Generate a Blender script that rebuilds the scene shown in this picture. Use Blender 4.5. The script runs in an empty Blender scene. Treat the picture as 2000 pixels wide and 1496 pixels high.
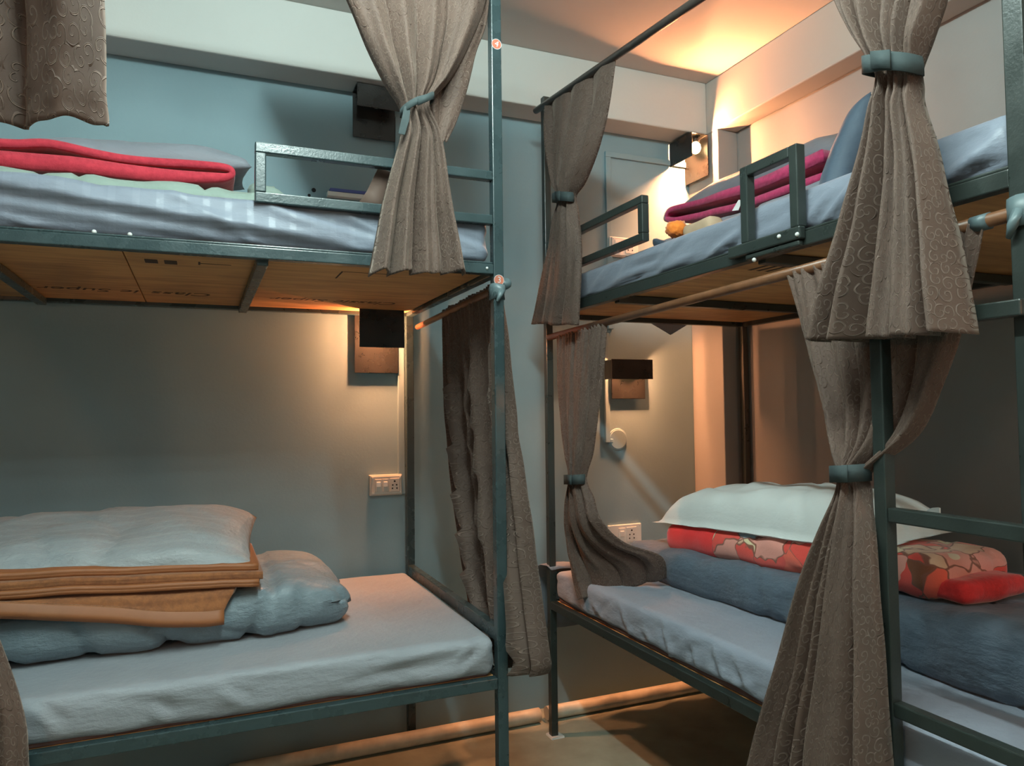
import bpy, bmesh, math, random
from mathutils import Vector, Matrix, noise

# ------------------------------------------------------------------ camera, light, exposure
S = bpy.context.scene
COL = S.collection
cd = bpy.data.cameras.new('camera'); cam = bpy.data.objects.new('camera', cd); COL.objects.link(cam)
FWD = Vector((0.38947, 0.92016, 0.04008)); RGT = Vector((0.92102, -0.38934, -0.01155)); UP = Vector((-0.00497, -0.04141, 0.99913))
m = Matrix.Identity(4)
for i in range(3):
    m[i][0] = RGT[i]; m[i][1] = UP[i]; m[i][2] = -FWD[i]
m.translation = (0, 0, 1.25)
cam.matrix_world = m
cd.sensor_fit = 'HORIZONTAL'; cd.sensor_width = 36.0; cd.lens = 1442.53 * 36.0 / 2000.0
cd.clip_start = 0.02
S.camera = cam

w = bpy.data.worlds.new('world'); S.world = w; w.use_nodes = True
w.node_tree.nodes['Background'].inputs[0].default_value = (0.6, 0.75, 0.8, 1)
w.node_tree.nodes['Background'].inputs[1].default_value = 0.02

# the room's cool ceiling tube, above the frame, running between the two bunks
TUBE_W = 10.4; TUBE_COL = (0.80, 1.0, 0.96)
for k in range(8):
    d = bpy.data.lights.new('tube_segment', 'POINT'); d.energy = TUBE_W; d.color = TUBE_COL; d.shadow_soft_size = 0.03
    o = bpy.data.objects.new('tube_segment', d); COL.objects.link(o); o.location = (0.28, -0.05 + 0.2*k, 2.66)
# added fill lights behind the camera: a faint cool row and two warm points
for k in range(4):
    d = bpy.data.lights.new('cool_fill', 'POINT'); d.energy = TUBE_W*0.15; d.color = TUBE_COL; d.shadow_soft_size = 0.05
    o = bpy.data.objects.new('cool_fill', d); COL.objects.link(o); o.location = (0.25, -1.5 + 0.25*k, 2.66)
for loc in ((-1.45, -0.6, 1.50), (1.95, -0.9, 1.50)):
    d = bpy.data.lights.new('warm_fill', 'POINT'); d.energy = 12.0; d.color = (1.0, 0.45, 0.20); d.shadow_soft_size = 0.12
    o = bpy.data.objects.new('warm_fill', d); COL.objects.link(o); o.location = loc
BULB_W = 150.0
BULB_COL = (1.0, 0.375, 0.155)

S.view_settings.view_transform = 'Standard'; S.view_settings.look = 'None'
S.view_settings.exposure = 0.75; S.view_settings.gamma = 1.0
S.view_settings.use_curve_mapping = False
S.cycles.use_denoising = True
S.cycles.max_bounces = 10; S.cycles.diffuse_bounces = 6
S.cycles.sample_clamp_indirect = 4.0

# ------------------------------------------------------------------ helpers
def tag(o, label=None, cat=None, group=None, kind=None):
    if label: o['label'] = label
    if cat: o['category'] = cat
    if group: o['group'] = group
    if kind: o['kind'] = kind
    return o

def empty(name, loc, label, cat, group=None):
    o = bpy.data.objects.new(name, None); COL.objects.link(o)
    o.location = loc; o.empty_display_size = 0.05
    bpy.context.view_layer.update()
    return tag(o, label, cat, group)

def finish(name, bm, mat, parent=None, smooth=False, bevel=0.0, solid=0.0, recalc=True):
    if recalc: bmesh.ops.recalc_face_normals(bm, faces=bm.faces)
    me = bpy.data.meshes.new(name)
    bm.to_mesh(me); bm.free()
    o = bpy.data.objects.new(name, me); COL.objects.link(o)
    for mm in (mat if isinstance(mat, (list, tuple)) else [mat]): me.materials.append(mm)
    if smooth:
        for p in me.polygons: p.use_smooth = True
    if parent:
        o.parent = parent
        o.matrix_parent_inverse = parent.matrix_world.inverted() if parent.type != 'EMPTY' else Matrix.Translation(-Vector(parent.location))
    if solid:
        sm = o.modifiers.new('thickness', 'SOLIDIFY'); sm.thickness = solid; sm.offset = 0
    if bevel:
        b = o.modifiers.new('bevel', 'BEVEL'); b.width = bevel; b.segments = 2; b.limit_method = 'ANGLE'
        b.harden_normals = False
    return o

def box(bm, lo, hi, mi=0):
    x0, y0, z0 = lo; x1, y1, z1 = hi
    v = [bm.verts.new(p) for p in ((x0,y0,z0),(x1,y0,z0),(x1,y1,z0),(x0,y1,z0),(x0,y0,z1),(x1,y0,z1),(x1,y1,z1),(x0,y1,z1))]
    for f in ((0,3,2,1),(4,5,6,7),(0,1,5,4),(1,2,6,5),(2,3,7,6),(3,0,4,7)):
        bm.faces.new([v[i] for i in f]).material_index = mi
    return v

def boxobj(name, lo, hi, mat, parent=None, bevel=0.0):
    bm = bmesh.new(); box(bm, lo, hi)
    return finish(name, bm, mat, parent, bevel=bevel)

def tube(bm, pts, r, n=12, caps=True, mi=0):
    pts = [Vector(p) for p in pts]
    rings = []
    ref = Vector((0, 0, 1))
    for i, p in enumerate(pts):
        d = (pts[min(i+1, len(pts)-1)] - pts[max(i-1, 0)]).normalized()
        a = d.cross(ref)
        if a.length < 1e-3: a = d.cross(Vector((0, 1, 0)))
        a.normalize(); b = d.cross(a)
        rr = r[i] if isinstance(r, (list, tuple)) else r
        rings.append([bm.verts.new(p + rr*(math.cos(2*math.pi*k/n)*a + math.sin(2*math.pi*k/n)*b)) for k in range(n)])
    for A, B in zip(rings, rings[1:]):
        for k in range(n):
            f = bm.faces.new((A[k], A[(k+1) % n], B[(k+1) % n], B[k])); f.smooth = True; f.material_index = mi
    if caps:
        bm.faces.new(rings[0]).material_index = mi; bm.faces.new(rings[-1][::-1]).material_index = mi

def ball(bm, c, r, seg=12, rings=8, sz=1.0):
    bmesh.ops.create_uvsphere(bm, u_segments=seg, v_segments=rings, radius=r,
                              matrix=Matrix.Translation(c) @ Matrix.Diagonal((1, 1, sz, 1)))

def nz(p, s=1.0, o=0.0):
    return noise.noise(Vector((p[0]*s + o, p[1]*s + o*1.7, p[2]*s - o)))

def ridge(p, s, o=0.0):
    return 1.0 - 2.0*abs(nz(p, s, o))

def soft_block(name, lo, hi, r, step, mat, parent=None, disp=None):
    """closed padded block: rounded box surface grid, displaced along its normal"""
    lo, hi = Vector(lo), Vector(hi); c = (lo+hi)/2; h = (hi-lo)/2
    r = min(r, h.x*0.98, h.y*0.98, h.z*0.98)
    ns = [max(2, int(round(2*h[i]/step))) for i in range(3)]
    bm = bmesh.new(); cache = {}
    def grid(i, n, hh):            # denser near the rounded edges
        return -hh + 2*hh*i/n
    def vert(idx):
        if idx in cache: return cache[idx]
        p = Vector([grid(idx[k], ns[k], h[k]) for k in range(3)])
        q = Vector([max(-(h[k]-r), min(h[k]-r, p[k])) for k in range(3)])
        d = p-q
        n = d.normalized()
        s = q + n*r + c
        if disp: s = s + disp(s, n)
        v = bm.verts.new(s); cache[idx] = v
        return v
    for ax in range(3):
        a, b = (ax+1) % 3, (ax+2) % 3
        for side in (0, ns[ax]):
            for i in range(ns[a]):
                for j in range(ns[b]):
                    ids = []
                    for di, dj in ((0,0),(1,0),(1,1),(0,1)):
                        t = [0,0,0]; t[ax] = side; t[a] = i+di; t[b] = j+dj
                        ids.append(tuple(t))
                    vs = [vert(k) for k in ids]
                    bm.faces.new(vs if side else vs[::-1])
    return finish(name, bm, mat, parent, smooth=True)

def pillow(name, size, mat, M, parent=None, n=44, wr=0.004, seed=0.0, flange=0.0, flat=0.3):
    """cushion lying in local xy, M places it; seam edge, pinched sides, plump middle"""
    sx, sy, sz = size
    bm = bmesh.new(); top = {}; bot = {}
    uvl = bm.loops.layers.uv.new('UVMap')
    for i in range(n+1):
        for j in range(n+1):
            u = -1+2*i/n; v = -1+2*j/n
            iu = max(-1, min(1, u*(1+flange))); iv = max(-1, min(1, v*(1+flange)))
            hgt = max(0.0, (1-iu**4)*(1-iv**4))**0.45
            x = u*sx/2*(1-0.07*(1-v*v)*abs(u)**3 * 0.8); y = v*sy/2*(1-0.09*(1-u*u)*abs(v)**3)
            w1 = wr*(nz((x, y, seed), 7, seed) + 0.5*ridge((x*0.6, y, seed), 11, seed+3) - 1.0*max(0.0, 1-abs(nz((x*0.8, y+0.4*x, seed), 4.5, seed+5))*8)**1.4)
            edge = 0.004*nz((x, y, seed), 13, seed+7)
            z = sz*hgt
            e = (i in (0, n)) or (j in (0, n))
            top[i,j] = bm.verts.new(M @ Vector((x, y, z*(1-flat) + (w1*min(1, hgt*1.6)) + edge)))
            bot[i,j] = top[i,j] if e else bm.verts.new(M @ Vector((x, y, -z*flat + edge)))
    for D, fl in ((top, False), (bot, True)):
        for i in range(n):
            for j in range(n):
                ks = [(i,j),(i+1,j),(i+1,j+1),(i,j+1)]
                vs = [D[k] for k in ks]
                if len(set(vs)) < 3: continue
                try: f = bm.faces.new(vs[::-1] if fl else vs)
                except ValueError: continue
                for lp in f.loops:
                    k = ks[vs.index(lp.vert)]
                    lp[uvl].uv = (k[0]/n*sx, k[1]/n*sy)
    return finish(name, bm, mat, parent, smooth=True)

def ribbon(name, path, thick, axis, lo, hi, mat, parent=None, nc=40, disp=None, ends=None, sub=5):
    """thick cloth folded along a 2D path and swept along the third axis"""
    P = [Vector(p) for p in path]
    pts = []
    n = len(P)
    T = thick if isinstance(thick, (list, tuple)) else [thick]*n
    ts = []
    for i in range(n-1):
        p0, p1, p2, p3 = P[max(i-1, 0)], P[i], P[i+1], P[min(i+2, n-1)]
        for k in range(sub):
            t = k/sub
            q = 0.5*((2*p1) + (p2-p0)*t + (2*p0-5*p1+4*p2-p3)*t*t + (3*p1-p0-3*p2+p3)*t**3)
            pts.append(q); ts.append(T[i]+(T[i+1]-T[i])*t)
    pts.append(P[-1]); ts.append(T[-1])
    left = []; right = []
    for i, p in enumerate(pts):
        d = (pts[min(i+1, len(pts)-1)] - pts[max(i-1, 0)]).normalized()
        nn = Vector((-d.y, d.x))
        left.append(p + nn*ts[i]/2); right.append(p - nn*ts[i]/2)
    loop = left + right[::-1]
    frac = [i/(len(pts)-1) for i in range(len(pts))]
    frac = frac + frac[::-1]
    bm = bmesh.new(); rows = []
    for k in range(nc+1):
        t = k/nc
        row = []
        for i, q in enumerate(loop):
            a, b = lo, hi
            if ends:
                ea, eb = ends(frac[i]); a, b = lo+ea, hi+eb
            cc = a+(b-a)*t
            if axis == 'x': p = Vector((cc, q.x, q.y))
            elif axis == 'y': p = Vector((q.x, cc, q.y))
            else: p = Vector((q.x, q.y, cc))
            if disp: p = p + disp(p, t)
            row.append(bm.verts.new(p))
        rows.append(row)
    L = len(loop)
    for A, B in zip(rows, rows[1:]):
        for i in range(L):
            bm.faces.new((A[i], A[(i+1) % L], B[(i+1) % L], B[i]))
    for row, flip in ((rows[0], True), (rows[-1], False)):
        half = L//2
        for i in range(half-1):
            q = (row[i], row[i+1], row[L-2-i], row[L-1-i])
            bm.faces.new(q if flip else q[::-1])
    return finish(name, bm, mat, parent, smooth=True)

def cat(a, b, c, d, t):
    return 0.5*((2*b) + (c-a)*t + (2*a-5*b+4*c-d)*t*t + (3*b-a-3*c+d)*t**3)

def cloth(name, levels, pleats, seed, mat, parent, ns=None, sub=8, side=(0, 0), width=None, jit=0.35, fine_top=0.0):
    """hanging cloth through levels (left point, right point, pleat depth, bundle bulge)"""
    rnd = random.Random(seed)
    ns = ns or int(pleats*22)
    L = [Vector(l[0]) for l in levels]; R = [Vector(l[1]) for l in levels]
    A = [l[2] for l in levels]; B = [l[3] for l in levels]
    n = len(levels)
    rows = []
    for i in range(n-1):
        for k in range(sub):
            t = k/sub
            g = lambda X: cat(X[max(i-1, 0)], X[i], X[i+1], X[min(i+2, n-1)], t)
            rows.append((g(L), g(R), max(0.002, g(A)), max(0.0, g(B)), (i+t)/(n-1)))
    rows.append((L[-1], R[-1], A[-1], B[-1], 1.0))
    # irregular pleats: own width, height and valley depth, boundaries that wander down the drop
    np_ = int(pleats)
    wd = [rnd.uniform(0.55, 1.6) for _ in range(np_)]; tot = sum(wd)
    cum = [0.0]
    for q in wd: cum.append(cum[-1]+q/tot)
    hts = [rnd.uniform(1-jit, 1+jit) for _ in range(np_)]
    val = [rnd.choice((0.35, 0.9, 1.25, 1.5)) for _ in range(np_+1)]; val[0] = val[-1] = 0.3
    lean = [rnd.uniform(-0.9, 0.9) for _ in range(np_)]
    ph = [rnd.uniform(0, 6.28) for _ in range(np_+1)]
    bm = bmesh.new(); uvl = bm.loops.layers.uv.new('UVMap'); grid = []; uvs = {}
    vlen = 0.0; prev = None
    for (l, r, a, b, t) in rows:
        ax = (r-l); wdt = ax.length; axn = Vector((ax.x, ax.y, 0)).normalized()
        nrm = Vector((axn.y, -axn.x, 0))
        if side != (0, 0) and nrm.dot(Vector((side[0], side[1], 0))) < 0: nrm = -nrm
        mid = (l+r)/2
        if prev is not None: vlen += (mid-prev).length
        prev = mid
        row = []
        bd = [c + (0.16/np_*math.sin(3.1*t+ph[i]) if 0 < i < np_ else 0) for i, c in enumerate(cum)]
        for i in range(ns+1):
            s = i/ns
            j = 0
            while j < np_-1 and s > bd[j+1]: j += 1
            k = (s-bd[j])/(bd[j+1]-bd[j]); k = max(0.0, min(1.0, k))
            vd = (val[j]*(1-k)+val[j+1]*k)*(0.75+0.4*math.sin(2.2*t+ph[j]))
            crest = math.sin(math.pi*k)**0.62
            off = a*(crest*(hts[j]+vd) - vd - 0.25) - b*0.35 + a*0.16*math.sin(2*math.pi*k*2+ph[j]+2*t)*crest
            over = wdt/np_*0.16*lean[j]*crest*min(1.0, a/0.02)
            off += b*(1-(2*s-1)**2)
            if fine_top and t < 0.2:
                off += fine_top*math.sin(2*math.pi*s*np_*3.7+ph[j])*(1-t/0.2)
            p = l + ax*s + axn*over + nrm*off
            p = p + (Vector((0, 0, 1))*0.006*nz((s*6, t*3, seed), 1.0) + nrm*0.004*nz((s*5, t*9, seed), 1.3)) * min(1, t*5)
            v = bm.verts.new(p); row.append(v); uvs[v] = (s, -vlen)
        grid.append(row)
    # real cloth width = longest row, so the woven pattern keeps its proportions at the hem
    cw = width or max(sum((A_[i+1].co-A_[i].co).length for i in range(ns)) for A_ in grid)
    for k_ in uvs: uvs[k_] = (uvs[k_][0]*cw, uvs[k_][1])
    for A_, B_ in zip(grid, grid[1:]):
        for i in range(ns):
            f = bm.faces.new((A_[i], A_[i+1], B_[i+1], B_[i]))
            for lp in f.loops: lp[uvl].uv = uvs[lp.vert]
    return finish(name, bm, mat, parent, smooth=True, solid=0.003)

def tie(name, l, r, bulge, amp, mat, parent, h=0.034, drop=0.0, side=(0, 0)):
    l, r = Vector(l), Vector(r); c = (l+r)/2; ax = r-l; a = ax.length/2+0.004
    axn = Vector((ax.x, ax.y, 0)).normalized(); nrm = Vector((axn.y, -axn.x, 0))
    if side != (0, 0) and nrm.dot(Vector((side[0], side[1], 0))) < 0: nrm = -nrm
    slope = ax.z/max(1e-6, ax.length)
    bm = bmesh.new(); n = 36; rings = []
    bb = amp*1.25+bulge*0.4+0.003
    for k in range(n):
        th = 2*math.pi*k/n
        ct, st = math.cos(th), math.sin(th)
        p = c + axn*(a*math.copysign(abs(ct)**0.8, ct)) + nrm*(bulge*0.6 + bb*math.copysign(abs(st)**0.8, st))
        p.z = c.z + a*ct*(slope+drop)
        rings.append((bm.verts.new(p+Vector((0,0,-h/2))), bm.verts.new(p+Vector((0,0,h/2)))))
    for k in range(n):
        a0, a1 = rings[k]; b0, b1 = rings[(k+1) % n]
        bm.faces.new((a0, b0, b1, a1))
    # the loose velcro end
    q = c + axn*(a*0.15) + nrm*(bulge*0.6+bb+0.003)
    v = [bm.verts.new(q + axn*dx + Vector((0, 0, dz+dx*(slope+drop))) + nrm*dn) for dx, dz, dn in
         ((-0.016, -h*0.45, .001), (0.024, -h*0.5, .0), (0.024, h*0.52, .0), (-0.016, h*0.5, .001))]
    bm.faces.new(v)
    return finish(name, bm, mat, parent, smooth=True, solid=0.003)

# ------------------------------------------------------------------ materials
def new_mat(name):
    mt = bpy.data.materials.new(name); mt.use_nodes = True
    nt = mt.node_tree; b = nt.nodes['Principled BSDF']
    return mt, nt, b

class G:
    """small node-graph builder"""
    def __init__(s, nt): s.nt = nt
    def n(s, t, **kw):
        x = s.nt.nodes.new(t)
        for k, v in kw.items(): setattr(x, k, v)
        return x
    def l(s, a, b): s.nt.links.new(a, b)
    def coord(s, which='Object', scale=(1, 1, 1)):
        tc = s.n('ShaderNodeTexCoord'); mp = s.n('ShaderNodeMapping'); mp.inputs['Scale'].default_value = scale
        s.l(tc.outputs[which], mp.inputs['Vector']); return mp.outputs['Vector']
    def noise(s, vec, scale, detail=3, rough=0.55):
        x = s.n('ShaderNodeTexNoise'); x.inputs['Scale'].default_value = scale; x.inputs['Detail'].default_value = detail
        x.inputs['Roughness'].default_value = rough
        s.l(vec, x.inputs['Vector']); return x
    def math(s, op, a, b=None, c=None):
        x = s.n('ShaderNodeMath', operation=op)
        for i, v in enumerate((a, b, c)):
            if v is None: continue
            if isinstance(v, (int, float)): x.inputs[i].default_value = v
            else: s.l(v, x.inputs[i])
        return x.outputs[0]
    def ramp(s, fac, stops, interp='LINEAR'):
        x = s.n('ShaderNodeValToRGB'); r = x.color_ramp; r.interpolation = interp
        while len(r.elements) < len(stops): r.elements.new(0.5)
        for e, (p, c) in zip(r.elements, stops):
            e.position = p; e.color = (*c, 1) if len(c) == 3 else c
        s.l(fac, x.inputs[0]); return x.outputs[0]
    def mix(s, fac, a, b, mode='MIX'):
        x = s.n('ShaderNodeMix', data_type='RGBA', blend_type=mode)
        for sock, v in ((x.inputs[0], fac), (x.inputs[6], a), (x.inputs[7], b)):
            if isinstance(v, (int, float)): sock.default_value = v
            elif isinstance(v, (tuple, list)): sock.default_value = (*v, 1)
            else: s.l(v, sock)
        return x.outputs[2]
    def bump(s, h, strength, dist, normal=None):
        x = s.n('ShaderNodeBump'); x.inputs['Strength'].default_value = strength; x.inputs['Distance'].default_value = dist
        s.l(h, x.inputs['Height'])
        if normal is not None: s.l(normal, x.inputs['Normal'])
        return x.outputs[0]

def paint(name, col, rough=0.7, var=0.06, scale=2.5, bump=0.15):
    mt, nt, b = new_mat(name); g = G(nt); v = g.coord()
    n1 = g.noise(v, scale, 5); n2 = g.noise(v, 90, 2)
    c = g.ramp(n1.outputs[0], [(0.3, tuple(x*(1-var) for x in col)), (0.7, tuple(min(1, x*(1+var)) for x in col))])
    g.l(c, b.inputs['Base Color']); b.inputs['Roughness'].default_value = rough
    g.l(g.bump(n2.outputs[0], bump, 0.002), b.inputs['Normal'])
    return mt

def metal_paint(name, col, rough=0.32, worn=0.3):
    """dark gloss enamel on steel tube with orange-peel and chipped spots"""
    mt, nt, b = new_mat(name); g = G(nt); v = g.coord()
    n1 = g.noise(v, 14, 4); n2 = g.noise(v, 160, 2); n3 = g.noise(v, 55, 6, 0.7)
    c0 = g.ramp(n1.outputs[0], [(0.35, tuple(x*0.9 for x in col)), (0.7, tuple(x*1.12 for x in col))])
    chip = g.ramp(n3.outputs[0], [(0.70, (0, 0, 0)), (0.74, (1, 1, 1))])
    c = g.mix(g.math('MULTIPLY', chip, worn), c0, (0.30, 0.33, 0.32))
    g.l(c, b.inputs['Base Color'])
    g.l(g.ramp(n1.outputs[0], [(0.3, (rough*0.8,)*3), (0.7, (rough*1.35,)*3)]), b.inputs['Roughness'])
    b.inputs['Specular IOR Level'].default_value = 0.55
    g.l(g.bump(n2.outputs[0], 0.25, 0.0015), b.inputs['Normal'])
    return mt

def fabric(name, col, rough=0.8, weave=900, sheen=0.15, wrinkle=0.35, wscale=9, stripes=None, var=0.06):
    mt, nt, b = new_mat(name); g = G(nt); v = g.coord()
    n1 = g.noise(v, 5, 4)
    c = g.ramp(n1.outputs[0], [(0.3, tuple(x*(1-var) for x in col)), (0.7, tuple(min(1, x*(1+var)) for x in col))])
    b.inputs['Roughness'].default_value = rough
    if stripes:
        axis, period, k, gloss = stripes
        sp = g.n('ShaderNodeSeparateXYZ'); g.l(g.coord(), sp.inputs[0])
        w_ = g.math('SINE', g.math('MULTIPLY', sp.outputs[axis], 2*math.pi/period))
        msk = g.ramp(w_, [(0.50, (0, 0, 0)), (0.62, (1, 1, 1))])
        c = g.mix(g.math('MULTIPLY', msk, k), c, tuple(min(1, x*1.7+0.05) for x in col))
        g.l(g.ramp(msk, [(0, (rough,)*3), (1, (gloss,)*3)]), b.inputs['Roughness'])
    g.l(c, b.inputs['Base Color'])
    b.inputs['Sheen Weight'].default_value = sheen; b.inputs['Sheen Roughness'].default_value = 0.5
    v2 = g.coord('Object', (1, 1, 2.2))
    wn = g.noise(v2, wscale, 6, 0.6); wv = g.noise(v, weave, 1)
    nb = g.bump(wn.outputs[0], wrinkle, 0.02)
    g.l(g.bump(wv.outputs[0], 0.12, 0.001, nb), b.inputs['Normal'])
    return mt

def embossed(name, dark, lite, cell=0.024):
    """velour curtain with embossed scrolls; pattern follows the cloth's own UVs in metres"""
    mt, nt, b = new_mat(name); g = G(nt)
    uv = g.coord('UV', (1, 1, 1))
    wob = g.noise(uv, 26, 2)
    add = g.n('ShaderNodeVectorMath', operation='ADD')
    sc = g.n('ShaderNodeVectorMath', operation='SCALE'); sc.inputs[3].default_value = 0.010
    sub = g.n('ShaderNodeVectorMath', operation='SUBTRACT'); sub.inputs[1].default_value = (0.5, 0.5, 0.5)
    g.l(wob.outputs[1], sub.inputs[0]); g.l(sub.outputs[0], sc.inputs[0]); g.l(uv, add.inputs[0]); g.l(sc.outputs[0], add.inputs[1])
    vo = g.n('ShaderNodeTexVoronoi', voronoi_dimensions='2D', feature='F1'); vo.inputs['Scale'].default_value = 1/cell
    vo.inputs['Randomness'].default_value = 0.75
    g.l(add.outputs[0], vo.inputs['Vector'])
    d = vo.outputs['Distance']
    # direction from cell centre gives the scroll angle
    vs = g.n('ShaderNodeVectorMath', operation='SCALE'); vs.inputs[3].default_value = 1/cell
    g.l(add.outputs[0], vs.inputs[0])
    dv = g.n('ShaderNodeVectorMath', operation='SUBTRACT'); g.l(vs.outputs[0], dv.inputs[0])
    ps = g.n('ShaderNodeVectorMath', operation='SCALE'); ps.inputs[3].default_value = 1/cell
    g.l(vo.outputs['Position'], ps.inputs[0]); g.l(ps.outputs[0], dv.inputs[1])
    sp = g.n('ShaderNodeSeparateXYZ'); g.l(dv.outputs[0], sp.inputs[0])
    ang = g.math('ARCTAN2', sp.outputs[1], sp.outputs[0])
    cr = g.n('ShaderNodeSeparateColor'); g.l(vo.outputs['Color'], cr.inputs[0])
    ang = g.math('ADD', ang, g.math('MULTIPLY', cr.outputs[0], 6.28))
    spiral = g.math('SINE', g.math('ADD', g.math('MULTIPLY', d, 13.5), ang))
    line = g.ramp(spiral, [(0.60, (0, 0, 0)), (0.88, (1, 1, 1)), (1.0, (0.8,)*3)])
    fade = g.ramp(d, [(0.0, (0.6,)*3), (0.15, (1, 1, 1)), (0.52, (1, 1, 1)), (0.66, (0, 0, 0))])
    msk = g.math('MULTIPLY', line, fade)
    big = g.noise(uv, 7, 3)
    pile = g.noise(uv, 700, 2)
    base = g.ramp(big.outputs[0], [(0.3, tuple(x*0.85 for x in dark)), (0.7, tuple(x*1.15 for x in dark))])
    col = g.mix(g.math('MULTIPLY', msk, 0.62), base, lite)
    g.l(col, b.inputs['Base Color'])
    b.inputs['Roughness'].default_value = 0.75
    b.inputs['Sheen Weight'].default_value = 0.22; b.inputs['Sheen Roughness'].default_value = 0.4
    b.inputs['Sheen Tint'].default_value = (0.9, 0.72, 0.6, 1)
    nb = g.bump(msk, 0.9, 0.004)
    g.l(g.bump(pile.outputs[0], 0.2, 0.001, nb), b.inputs['Normal'])
    return mt

def plywood(name):
    mt, nt, b = new_mat(name); g = G(nt); v = g.coord('Object', (1.2, 9, 9))
    n1 = g.noise(v, 3.5, 6, 0.6); n2 = g.noise(g.coord(), 2.2, 4)
    c = g.ramp(n1.outputs[0], [(0.3, (0.40, 0.18, 0.06)), (0.55, (0.60, 0.29, 0.105)), (0.75, (0.64, 0.33, 0.13))])
    st = g.ramp(n2.outputs[0], [(0.36, (0.55,)*3), (0.5, (1, 1, 1))])
    g.l(g.mix(0.7, c, st, 'MULTIPLY'), b.inputs['Base Color']); b.inputs['Roughness'].default_value = 0.6
    g.l(g.bump(n1.outputs[0], 0.1, 0.002), b.inputs['Normal'])
    return mt

def plain(name, col, rough=0.5, emit=None, power=1.0, var=0.05, scale=30, bump=0.05):
    mt = paint(name, col, rough, var, scale, bump)
    if emit:
        b = mt.node_tree.nodes['Principled BSDF']
        b.inputs['Emission Color'].default_value = (*emit, 1); b.inputs['Emission Strength'].default_value = power
    return mt

def floral(name):
    mt, nt, b = new_mat(name); g = G(nt); v = g.coord('Object', (1, 1, 1))
    wob = g.noise(v, 9, 2)
    add = g.n('ShaderNodeVectorMath', operation='ADD'); sc = g.n('ShaderNodeVectorMath', operation='SCALE'); sc.inputs[3].default_value = 0.17
    g.l(wob.outputs[1], sc.inputs[0]); g.l(v, add.inputs[0]); g.l(sc.outputs[0], add.inputs[1])
    vo = g.n('ShaderNodeTexVoronoi', feature='F1'); vo.inputs['Scale'].default_value = 10.5; g.l(add.outputs[0], vo.inputs['Vector'])
    ve = g.n('ShaderNodeTexVoronoi', feature='DISTANCE_TO_EDGE'); ve.inputs['Scale'].default_value = 10.5; g.l(add.outputs[0], ve.inputs['Vector'])
    cr = g.n('ShaderNodeSeparateColor'); g.l(vo.outputs['Color'], cr.inputs[0])
    pal = g.ramp(cr.outputs[0], [(0.0, (0.75, 0.07, 0.05)), (0.22, (0.72, 0.30, 0.24)), (0.42, (0.66, 0.42, 0.28)), (0.58, (0.80, 0.12, 0.07)),
                                 (0.72, (0.70, 0.60, 0.38)), (0.80, (0.30, 0.42, 0.50)), (0.87, (0.78, 0.33, 0.28)), (0.95, (0.22, 0.07, 0.03))], 'CONSTANT')
    inner = g.ramp(vo.outputs['Distance'], [(0.16, (1, 1, 1)), (0.2, (0, 0, 0))])
    pal2 = g.mix(g.math('MULTIPLY', inner, g.math('GREATER_THAN', cr.outputs[1], 0.6)), pal, (0.72, 0.62, 0.46))
    edge = g.ramp(ve.outputs['Distance'], [(0.02, (1, 1, 1)), (0.05, (0, 0, 0))])
    em = g.math('MULTIPLY', edge, g.math('GREATER_THAN', cr.outputs[2], 0.3))
    c = g.mix(em, pal2, (0.23, 0.08, 0.05))
    # the plain red border at the far end of the blanket
    sp = g.n('ShaderNodeSeparateXYZ'); g.l(v, sp.inputs[0])
    bor = g.math('GREATER_THAN', sp.outputs[1], 2.02)
    c = g.mix(bor, c, (0.78, 0.02, 0.02))
    g.l(c, b.inputs['Base Color']); b.inputs['Roughness'].default_value = 0.85; b.inputs['Sheen Weight'].default_value = 0.3
    n3 = g.noise(v, 300, 2); n4 = g.noise(v, 12, 4)
    nb = g.bump(n4.outputs[0], 0.3, 0.01)
    g.l(g.bump(n3.outputs[0], 0.3, 0.002, nb), b.inputs['Normal'])
    return mt

def fuzzy(name, col, dark):
    mt, nt, b = new_mat(name); g = G(nt); v = g.coord()
    n1 = g.noise(v, 60, 5, 0.7); n2 = g.noise(g.coord('Object', (0.6, 1, 3)), 9, 3)
    k = g.math('ADD', g.math('MULTIPLY', n1.outputs[0], 0.6), g.math('MULTIPLY', n2.outputs[0], 0.4))
    g.l(g.ramp(k, [(0.35, dark), (0.6, col)]), b.inputs['Base Color']); b.inputs['Roughness'].default_value = 0.9
    b.inputs['Sheen Weight'].default_value = 0.4; b.inputs['Sheen Roughness'].default_value = 0.4
    g.l(g.bump(n1.outputs[0], 0.4, 0.004), b.inputs['Normal'])
    return mt

M_WALL = paint('blue_grey_wall_paint', (0.205, 0.310, 0.348), 0.62)
M_PALE = paint('pale_plaster_paint', (0.51, 0.52, 0.495), 0.75, 0.03)
M_PALE2 = paint('cream_plaster_paint', (0.44, 0.42, 0.385), 0.75, 0.03)
M_CEIL = paint('pale_ceiling_paint', (0.49, 0.475, 0.45), 0.8, 0.03)
M_RWALL = paint('pale_grey_wall_paint', (0.27, 0.275, 0.27), 0.65)
M_FLOOR = paint('worn_beige_floor', (0.25, 0.265, 0.205), 0.6, 0.22, 6, 0.2)
M_STEEL = metal_paint('dark_blue_green_enamel', (0.026, 0.046, 0.050), 0.27)
M_STEEL2 = metal_paint('dark_green_enamel', (0.022, 0.029, 0.026))
M_PLY = plywood('orange_brown_plywood')
M_PRINT = plain('faded_dark_print', (0.05, 0.022, 0.012), 0.8)
M_ROD = plain('brown_rod_varnish', (0.15, 0.065, 0.030), 0.35, var=0.3, scale=18)
M_DARKROD = plain('dark_rod_enamel', (0.045, 0.035, 0.03), 0.4)
M_TAPE = plain('grey_blue_tape', (0.09, 0.13, 0.14), 0.45)
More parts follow.
